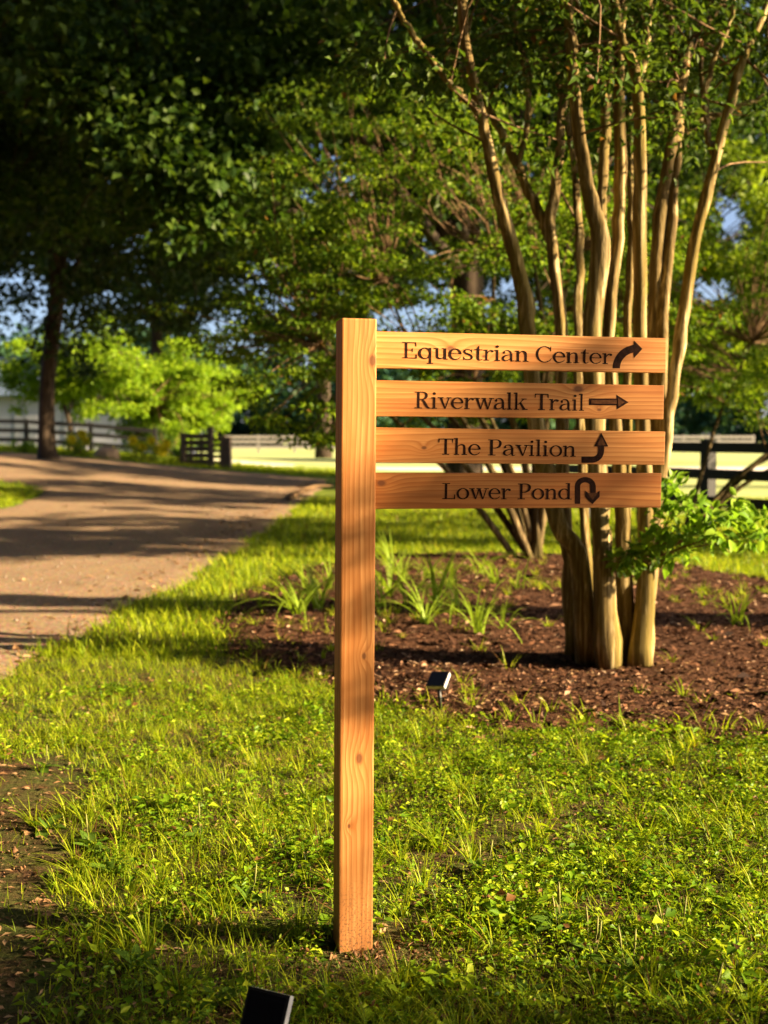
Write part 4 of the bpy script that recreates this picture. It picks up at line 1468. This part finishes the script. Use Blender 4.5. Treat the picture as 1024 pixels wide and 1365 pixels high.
def lawn_points(rs, n, y0, y1, margin, power, thin=1.0):
    x, y = scatter(rs, n, y0, y1, margin, power)
    keep = (bed_sd(x, y) < .02 + rs.normal(0, .05, n)) & (road_sd(x, y) < .0 + rs.normal(0, .05, n))
    keep &= rs.random(n) > bare_mask(x, y) * .97 * thin
    keep &= np.hypot(x - SIGN_LOC.x, y - SIGN_LOC.y - .045) > .075
    return x[keep], y[keep]


def to_pts(x, y, dz=-.004):
    return np.stack([x, y, terr(x, y) + dz], 1)


rs = np.random.default_rng(101)
# short grass, near
parts = []
x, y = lawn_points(rs, 200000, 2.05, 7.6, 1.15, 1.15)
gr = np.clip(.5 + .55 * wob(x, y, 1.5, 3) - .30 * x, .22, 1)      # grassier to the left, weedier to the right
k = rs.random(len(x)) < gr
x, y = x[k], y[k]
n = len(x)
k = rs.random(len(x)) < np.clip(.72 + .55 * wob(x, y, 5.2, 11) + .25 * wob(x, y, 13, 2), .12, 1)
x, y = x[k], y[k]
n = len(x)
tall = 1 + .55 * np.clip(wob(x, y, 4.1, 6) + .4 * wob(x, y, 11, 1), -.7, 1.2)
H = rs.gamma(5, .0070, n) * tall * np.clip(1 - .25 * x, .65, 1.1) + .010
parts.append(blades(to_pts(x, y), H, rs.uniform(.0022, .0046, n), rs.uniform(.1, 1.3, n), rs.uniform(0, 6.28, n), 3))
# tufts
cx, cy_ = lawn_points(rs, 560, 2.1, 7.5, 1.1, 1.1)
for a, b in zip(cx, cy_):
    m_ = int(rs.integers(14, 34))
    az = rs.uniform(0, 6.28, m_)
    rr = rs.uniform(0, .02, m_)
    X, Y = a + rr * np.cos(az), b + rr * np.sin(az)
    parts.append(blades(to_pts(X, Y), rs.uniform(.05, .125, m_), rs.uniform(.003, .006, m_), rs.uniform(.25, 1.3, m_), az + rs.normal(0, .4, m_), 4, .6))
V, Fq, S = cat(parts)
tag(mesh_np('lawn_grass', V, Fq, S, MAT['grass']), 'short sunlit grass of the lawn round the sign', 'grass', kind='stuff')

# small broad-leaved weeds between the grass: little sprigs of leaves
parts = []
x, y = lawn_points(rs, 24000, 2.05, 6.6, 1.15, 1.1)
wd = np.clip(.50 + .5 * wob(x, y, 3.3, 8) + .45 * wob(x, y, 8.5, 5) + .22 * x, .04, 1)
k = rs.random(len(x)) < wd
x, y = x[k], y[k]
n = len(x)
per = 16
sz = rs.gamma(5, .20, n)                                  # plant size
a = rs.uniform(0, 6.28, n * per); r_ = np.sqrt(rs.random(n * per))
SZ = np.repeat(sz, per)
X = np.repeat(x, per) + r_ * np.cos(a) * .030 * SZ
Y = np.repeat(y, per) + r_ * np.sin(a) * .030 * SZ
hh = np.repeat(rs.uniform(.018, .060, n), per) * SZ * (1.05 - .75 * r_ ** 2) * rs.uniform(.55, 1.1, n * per)
P = to_pts(X, Y, 0); P[:, 2] += hh
D = np.stack([np.cos(a + rs.normal(0, .5, n * per)), np.sin(a + rs.normal(0, .5, n * per)), rs.uniform(-.35, .55, n * per)], 1)
Nn = np.stack([np.cos(a) * r_ * .5, np.sin(a) * r_ * .5, np.ones(n * per)], 1) + rs.normal(0, .38, (n * per, 3))
L = np.repeat(rs.gamma(5, .0022, n) + .005, per) * rs.uniform(.65, 1.2, n * per) * SZ ** .5
parts.append(leaves(P, D, Nn, L, L * np.repeat(rs.uniform(.32, .8, n), per), False, .2, .18))
st_n = np.repeat(np.arange(n), 3)
stp = to_pts(x[st_n] + rs.normal(0, .01, 3 * n), y[st_n] + rs.normal(0, .01, 3 * n), -.002)
parts.append(blades(stp, .055 * sz[st_n] * rs.uniform(.4, 1.1, 3 * n), np.full(3 * n, .0022), rs.uniform(0, .7, 3 * n), rs.uniform(0, 6.28, 3 * n), 2))
V, Fq, S = cat(parts)
tag(mesh_np('lawn_weeds', V, Fq, S, MAT['weed']), 'low leafy weeds growing through the lawn', 'weeds', kind='stuff')

# dry bits and dead blades on the soil
x, y = scatter(rs, 11000, 2.05, 7.0, 1.0, 1.1)
k = (road_sd(x, y) < .1)
x, y = x[k], y[k]
n = len(x)
az = rs.uniform(0, 6.28, n)
P = to_pts(x, y, .004)
inb = bed_sd(x, y) > 0
P[inb, 2] = bed_z(x[inb], y[inb]) + .008
D = np.stack([np.cos(az), np.sin(az), rs.uniform(-.1, .3, n)], 1)
Nn = rs.normal(0, .3, (n, 3)); Nn[:, 2] += 1
L = rs.uniform(.012, .045, n)
V, Fq, S = leaves(P, D, Nn, L, L * rs.uniform(.12, .5, n), False, .15, .1)
tag(mesh_np('leaf_litter', V, Fq, S, MAT['litter']), 'dry leaf scraps and dead blades scattered on soil', 'litter', kind='stuff')

# fallen leaves on the drive and along its broken edge
y = 4.5 + 30 * rs.random(900) ** 1.5; x = np.where(rs.random(900) < .65, -1.95 - np.abs(rs.normal(0, .35, 900)), rs.uniform(-6.4, -2, 900))
k = np.abs(x) < .36 * y + .4
x, y = x[k], y[k]; n = len(x)
az = rs.uniform(0, 6.28, n)
P = np.stack([x, y, np.maximum(road_z(x, y), terr(x, y)) + .006], 1)
D = np.stack([np.cos(az), np.sin(az), rs.uniform(-.1, .35, n)], 1)
Nn = rs.normal(0, .35, (n, 3)); Nn[:, 2] += 1
L = rs.uniform(.02, .085, n)
V, Fq, S = leaves(P, D, Nn, L, L * rs.uniform(.25, .7, n), True, .25, .1)
tag(mesh_np('drive_litter', V, Fq, S, MAT['litter']), 'dry fallen leaves on the drive and its edge', 'litter', kind='stuff')

# lawn further off, to the left of the bed along the drive and behind the bed
parts = []
x, y = lawn_points(rs, 90000, 7.4, 26, .8, 1.25, .3)
n = len(x)
parts.append(blades(to_pts(x, y), rs.gamma(6, .0105, n) + .02, rs.uniform(.006, .011, n) * (.8 + y * .04), rs.uniform(.1, 1.2, n), rs.uniform(0, 6.28, n), 2))
x = rs.uniform(-22, -6, 26000); y = rs.uniform(18, 31, 26000)
k = road_sd(x, y) < rs.normal(0, .08, len(x)); x, y = x[k], y[k]; n = len(x)
parts.append(blades(to_pts(x, y), rs.gamma(6, .012, n) + .02, rs.uniform(.012, .02, n), rs.uniform(.1, 1.2, n), rs.uniform(0, 6.28, n), 2))
x = rs.uniform(-24, -1.0, 24000); y = rs.uniform(39.3, 46, 24000)
k = road_sd(x, y) < rs.normal(0, .08, len(x)); x, y = x[k], y[k]; n = len(x)
parts.append(blades(to_pts(x, y), rs.gamma(5, .022, n) + .02, rs.uniform(.02, .035, n), rs.uniform(.1, 1.2, n), rs.uniform(0, 6.28, n), 2))
V, Fq, S = cat(parts)
tag(mesh_np('verge_grass', V, Fq, S, MAT['grass']), 'grass along the drive and behind the mulch bed', 'grass', kind='stuff')

# grass and seedlings creeping into the bed
cx, cy_ = scatter(rs, 2600, 5.2, 14.6, .6, 1.0)
sd = bed_sd(cx, cy_)
k = (sd > -.05) & (rs.random(len(cx)) < np.clip(np.exp(-sd / .22) * .9 + .06 + .6 * (wob(cx, cy_, 1.6, 3) > .15) * (cy_ > 8.0), 0, 1))
cx, cy_ = cx[k], cy_[k]
parts = []
for a, b in zip(cx, cy_):
    m_ = int(rs.integers(5, 22))
    az = rs.uniform(0, 6.28, m_); rr = rs.uniform(0, .035, m_)
    X, Y = a + rr * np.cos(az), b + rr * np.sin(az)
    P = np.stack([X, Y, np.maximum(bed_z(X, Y), terr(X, Y)) - .004], 1)
    parts.append(blades(P, rs.uniform(.03, .12, m_) * rs.uniform(.5, 1.2), rs.uniform(.004, .009, m_), rs.uniform(.25, 1.4, m_), az + rs.normal(0, .4, m_), 3, .6))
V, Fq, S = cat(parts)
tag(mesh_np('bed_grass', V, Fq, S, MAT['grass']), 'grass and seedlings creeping into the mulch', 'grass', kind='stuff')

# bark chips lying in the bed
n = 85000
x = rs.uniform(min(bx), min(max(bx), 6.5), n); y = min(by) + (max(by) - min(by)) * rs.random(n) ** 1.5
k = (bed_sd(x, y) > rs.normal(.0, .06, n)) & (np.abs(x) < .34 * y + .6)
x, y = x[k], y[k]; n = len(x)
az = rs.uniform(0, 6.28, n)
P = np.stack([x, y, np.maximum(bed_z(x, y), terr(x, y)) + rs.uniform(-.002, .012, n)], 1)
D = np.stack([np.cos(az), np.sin(az), rs.normal(0, .28, n)], 1)
Nn = rs.normal(0, .45, (n, 3)); Nn[:, 2] += 1
L = rs.gamma(1.5, .013, n) + .007
V, Fq, S = leaves(P, D, Nn, L, L * rs.uniform(.15, .55, n), False, .22, .05)
tag(mesh_np('bark_chips', V, Fq, S, MAT['chip']), 'red brown bark chips covering the bed', 'mulch', kind='stuff')

# loose stones on the drive's edge and soil crumbs round the post
def crumbs(name, x, y, z, s, mat, rs, label, catg):
    n = len(x)
    oc = np.array([(1, 0, 0), (-1, 0, 0), (0, 1, 0), (0, -1, 0), (0, 0, 1), (0, 0, -1)], float)
    V = np.stack([x, y, z], 1)[:, None, :] + oc[None] * s[:, None, None] * rs.uniform(.5, 1.1, (n, 6, 1)) + rs.normal(0, .12, (n, 6, 3)) * s[:, None, None]
    T = np.array([(0, 2, 4), (2, 1, 4), (1, 3, 4), (3, 0, 4), (2, 0, 5), (1, 2, 5), (3, 1, 5), (0, 3, 5)])
    Fq = (np.arange(n)[:, None, None] * 6 + T[None]).ravel()
    return tag(mesh_np(name, V.reshape(-1, 3), Fq, np.full(n * 8, 3), mat), label, catg, kind='stuff')


n = 1500
y = 5 + 22 * rs.random(n) ** 1.6; x = -2.0 - np.abs(rs.normal(0, 1.0, n)) * (rs.random(n) < .6) - rs.uniform(0, 4, n) * .5
s = rs.gamma(2, .0035, n) + .003
k = np.abs(x) < .36 * y + .5
x, y, s = x[k], y[k], s[k]
crumbs('loose_gravel', x, y, np.maximum(road_z(x, y), terr(x, y)) + s * .3, s, MAT['stone_chip'], rs, 'loose stones strewn over the drive', 'gravel')
n = 3700
x = np.concatenate([rs.normal(-.02, .17, 1100), rs.uniform(-1.9, -.75, 2600)]); y = np.concatenate([rs.normal(3.07, .09, 1100), rs.uniform(2.1, 4.4, 2600)])
s = rs.gamma(2, .0011, n) + .0010
k = rs.random(n) < bare_mask(x, y) + .1
x, y, s = x[k], y[k], s[k]
MAT['soil_crumb'] = plain('soil_crumb', (.13, .068, .034), .95, 0, .5, 120, .1)
crumbs('soil_crumbs', x, y, terr(x, y) + s * .4, s, MAT['soil_crumb'], rs, 'crumbled bare soil at the post foot and lawn edge', 'soil')

# ------------------------------------------------------------------ plants one can count
def strip_leaf(name, L, W, lift, curl, mat, seg=6, fold=.25, wide=.0):
    """one long leaf, growing from the origin along +x"""
    rows = []
    for k in range(seg + 1):
        t = k / seg
        a = lift - curl * t
        if k == 0:
            p = np.array([0.0, 0, 0])
        else:
            p = p + np.array([math.cos(a), 0, math.sin(a)]) * L / seg
        w = W * ((math.sin(math.pi * min(1, (t * .93 + .05 + wide * (1 - t) * t))) ** .7) if wide else (1 - t ** 2.2) * (.75 + .25 * t)) / 2
        rows.append((p.copy(), max(w, .0004), a))
    vs = []
    for p, w, a in rows:
        up = np.array([-math.sin(a), 0, math.cos(a)])
        vs += [p + np.array([0, w, 0]) + up * w * fold, p, p - np.array([0, w, 0]) + up * w * fold]
    fs = []
    for k in range(seg):
        b = 3 * k
        fs += [(b, b + 1, b + 4, b + 3), (b + 1, b + 2, b + 5, b + 4)]
    return vs, fs


LEAFDATA = {}


def leaf_data(kind, i, *a, **kw):
    key = (kind, i)
    if key not in LEAFDATA:
        vs, fs = strip_leaf(kind, *a, **kw)
        o = MB().add(vs, fs).build('leaf_mesh', a[4], None, True)
        LEAFDATA[key] = o.data
        bpy.data.objects.remove(o)
    return LEAFDATA[key]


def put_leaf(parent, data, name, loc, az, tilt=0.0, s=1.0, roll=0.0):
    o = link(bpy.data.objects.new(name, data), parent)
    o.location = loc
    o.rotation_euler = (roll, -tilt, az)
    o.scale = (s, s, s)
    return o


rs = np.random.default_rng(131)
# strappy clumps in the bed
CLUMPS = [(398, 826, 18, 1.0, 'at the left end of the mulch bed'), (424, 818, 16, 1.1, 'just left of the post in the mulch bed'), (385, 812, 8, .7, 'smallest, at the far left tip of the mulch bed'),
          (520, 800, 14, 1.0, 'close to the right edge of the post'), (548, 812, 16, 1.05, 'second from the post in the back row'),
          (566, 838, 14, 1.0, 'tall and narrow, in the middle of the group'), (583, 815, 12, 1.2, 'with the tallest upright blades'), (600, 790, 12, .9, 'at the back of the group of tufts'),
          (636, 852, 14, .9, 'spreading low, nearest the pale trunks'), (660, 783, 12, .9, 'at the back right near the low tree'), (525, 770, 12, 1.0, 'behind the post at the rear of the bed'),
          (507, 815, 14, .9, 'partly hidden by the right edge of the post'), (610, 822, 12, .9, 'right of the tallest tuft'), (538, 780, 12, .8, 'short, at the back left of the group'), (690, 790, 8, .7, 'at the foot of the low tree'), (572, 775, 10, .8, 'short, in the middle of the back row'), (440, 790, 10, .9, 'hidden behind the left edge of the post'), (410, 795, 10, .8, 'behind the two large tufts left of the post'),
          (672, 845, 8, .6, 'small and floppy beside the pale trunks'), (985, 840, 10, .7, 'alone at the far right of the bed'), (640, 770, 9, .8, 'in the shade of the low tree'), (828, 968, 6, .35, 'tiny, at the front edge of the mulch')]
for (px, py, nl, sc, wh) in CLUMPS:
    b = on_ground(px, py)
    b.z = float(bed_z(np.array(b.x), np.array(b.y))) - .005
    t = empty('strap_leaf_plant', b)
    tag(t, 'yellow green strap-leaved tuft ' + wh, 'plant', 'strap-leaved tufts in the mulch bed')
    for k in range(int(nl * 1.4)):
        i = int(rs.integers(0, 6))
        d = leaf_data('strap', i, .42 + .06 * i, .020 + .002 * (i % 3), 1.45 - .06 * i, .55 + .28 * i, MAT['strap'], 7, .3)
        put_leaf(t, d, 'leaf', (rs.normal(0, .02), rs.normal(0, .02), 0), rs.uniform(0, 6.28), rs.uniform(-.28, .08), sc * 1.1 * rs.uniform(.5, 1.1))

# broad-leaved plantains in the lawn, with seed spikes
PLANT = [(748, 1240, 7, 4, 1.0, 'with four seed spikes, right of the post'), (790, 1275, 6, 3, .9, 'with tall spikes near the lower right'), (640, 1165, 6, 2, .8, 'in the middle of the lawn right of the post'),
         (268, 1118, 6, 1, .9, 'left of the post in full sun'), (120, 1130, 7, 1, 1.1, 'at the left edge of the lawn by bare soil'), (62, 1108, 6, 0, 1.0, 'half on the bare soil at the far left'),
         (150, 1165, 7, 0, 1.1, 'low and wide beside the bare soil'), (330, 1205, 6, 1, 1.0, 'with one upright leaf, left of the post foot'), (470, 1330, 7, 0, 1.1, 'in the shade in front of the post foot'),
         (560, 1318, 7, 0, 1.2, 'with round leaves in front of the post, to its right'), (700, 1330, 6, 0, .9, 'dark, near the bottom edge'), (840, 1300, 6, 2, .9, 'near the lower right corner'),
         (900, 1255, 6, 2, .8, 'toward the right edge of the lawn'), (180, 1290, 7, 0, 1.0, 'in the shade at the lower left'), (290, 1340, 6, 0, .9, 'beside the near solar light'), (930, 1340, 6, 1, .9, 'in the lower right corner'),
         (60, 1025, 6, 1, .8, 'at the upper left of the bare strip'), (610, 1090, 5, 1, .7, 'small, in the sunny lawn right of the post')]
for (px, py, nl, ns, sc, wh) in PLANT:
    b = on_ground(px, py)
    t = empty('plantain_weed', b)
    tag(t, 'broad-leaved plantain weed ' + wh, 'plant', 'plantain weeds in the lawn')
    a0 = rs.uniform(0, 6.28)
    for k in range(nl):
        i = int(rs.integers(0, 4))
        d = leaf_data('plantain', i, .075 + .012 * i, .028 + .004 * i, .85 - .12 * i, .55 + .15 * i, MAT['broad'], 6, .22, wide=.15)
        put_leaf(t, d, 'leaf', (0, 0, .004), a0 + k * 6.28 / nl + rs.normal(0, .25), rs.uniform(-.25, .35), sc * rs.uniform(.7, 1.1), rs.normal(0, .2))
    for k in range(ns):
        h = rs.uniform(.09, .15) * sc
        ax, ay = rs.normal(0, .018, 2)
        MB().tube([(ax * .3, ay * .3, 0), (ax, ay, h * .55), (ax * 1.3, ay * 1.3, h)], [.0011, .0010, .0009], 5).tube([(ax, ay, h * .55), (ax * 1.15, ay * 1.15, h * .8), (ax * 1.3, ay * 1.3, h)], [.0024, .0030, .0012], 6).build('seed_spike', MAT['seed'], t, True)

# fallen stick on the edge of the drive
sk = on_ground(386, 668)
e2 = on_ground(432, 645)
stick = MB().tube([(0, 0, .05), (e2 - sk) * .35 + Vector((0, 0, .09)), (e2 - sk) * .7 + Vector((.05, 0, .06)), (e2 - sk) + Vector((0, 0, .05))], [.05, .055, .04, .025], 8, .1, 4)
stick.tube([(e2 - sk) * .3 + Vector((0, 0, .08)), (e2 - sk) * .32 + Vector((.3, .3, .18)), (e2 - sk) * .4 + Vector((.55, 1.2, .12))], [.025, .02, .01], 6)
so = stick.build('fallen_branch', MAT['bark_tan'], None, True)
so.location = sk
tag(so, 'pale fallen branch lying at the grass edge of the drive', 'branch')

# flowering clumps and small shrubs along the far side of the drive
def low_shrub(name, label, px, py, w, h, lmat, seed, flowers=0, leaf=.09, catg='shrub', Y=None):
    b = on_ground(px, py) if Y is None else G3((px - 512) * Y / F_PX, Y)
    rs = np.random.default_rng(seed)
    t = empty(name, b)
    tag(t, label, catg)
    k = w * b.y / F_PX / 2; hz = h * b.y / F_PX
    cs = [np.array([rs.normal(0, k * .5), rs.normal(0, k * .5), hz * rs.uniform(.15, .9)]) for _ in range(16)]
    m = MB()
    for c in cs:
        m.tube([(0, 0, -.05), tuple(c * .6), tuple(c)], [.015, .01, .005], 5, 0, 0, False)
    m.build('stems', MAT['bark_tan'], t, True)
    V, Fq, S = clump_leaves(rs, np.array(cs), np.full(len(cs), k * .38), 60, leaf, .5, flat=.9, droop=.3)
    mesh_np('foliage', V, Fq, S, MAT[lmat], t)
    for _ in range(flowers):
        c = cs[int(rs.integers(0, len(cs)))] + np.array([rs.normal(0, k * .3), -k * .3, hz * rs.uniform(.05, .3)])
        az = np.linspace(0, 6.28, 9)[:-1]
        D = np.stack([np.cos(az), np.full(8, -.3), np.sin(az)], 1)
        V, Fq, S = leaves(np.tile(c, (8, 1)), D, np.tile([0, -1, .4], (8, 1)), np.full(8, .2), np.full(8, .16))
        mesh_np('flower', V, Fq, S, MAT['flower'], t)
    return t


low_shrub('flowering_shrub', 'yellow flowering clump at the foot of the lime tree', 192, 615, 55, 34, 'lime', 141, 9)
low_shrub('flowering_shrub', 'green clump with a few yellow flowers right of the dark trunk', 103, 608, 40, 32, 'lime', 142, 5)
low_shrub('garden_shrub', 'small rounded green shrub beside the wooden gate', 241, 618, 26, 22, 'sucker', 143)
low_shrub('garden_shrub', 'low dark green shrub left of the thick dark trunk', 38, 605, 30, 15, 'sucker', 144)
low_shrub('garden_shrub', 'dark bush in the shade under the lime tree', 225, 610, 50, 45, 'oak', 145, Y=47.5)
rk = on_ground(142, 612)
bm_ = MB()
rs = np.random.default_rng(9)
th = np.linspace(0, 6.28, 10)[:-1]
rings = [[(r * .42 * math.cos(a) * rs.uniform(.85, 1.15), r * .3 * math.sin(a) * rs.uniform(.85, 1.15), z + rs.normal(0, .015)) for a in th] for r, z in ((1.0, -.1), (1.05, .12), (.85, .28), (.45, .38))]
vs = [v for r in rings for v in r]
fs = [(i * 9 + k, i * 9 + (k + 1) % 9, (i + 1) * 9 + (k + 1) % 9, (i + 1) * 9 + k) for i in range(3) for k in range(9)] + [tuple(27 + k for k in range(9))]
ro = bm_.add(vs, fs).build('landscape_rock', MAT['stone'])
ro.location = rk
tag(ro, 'tan rock at the far edge of the drive between the flowering clumps', 'rock')
bpy.context.view_layer.update()
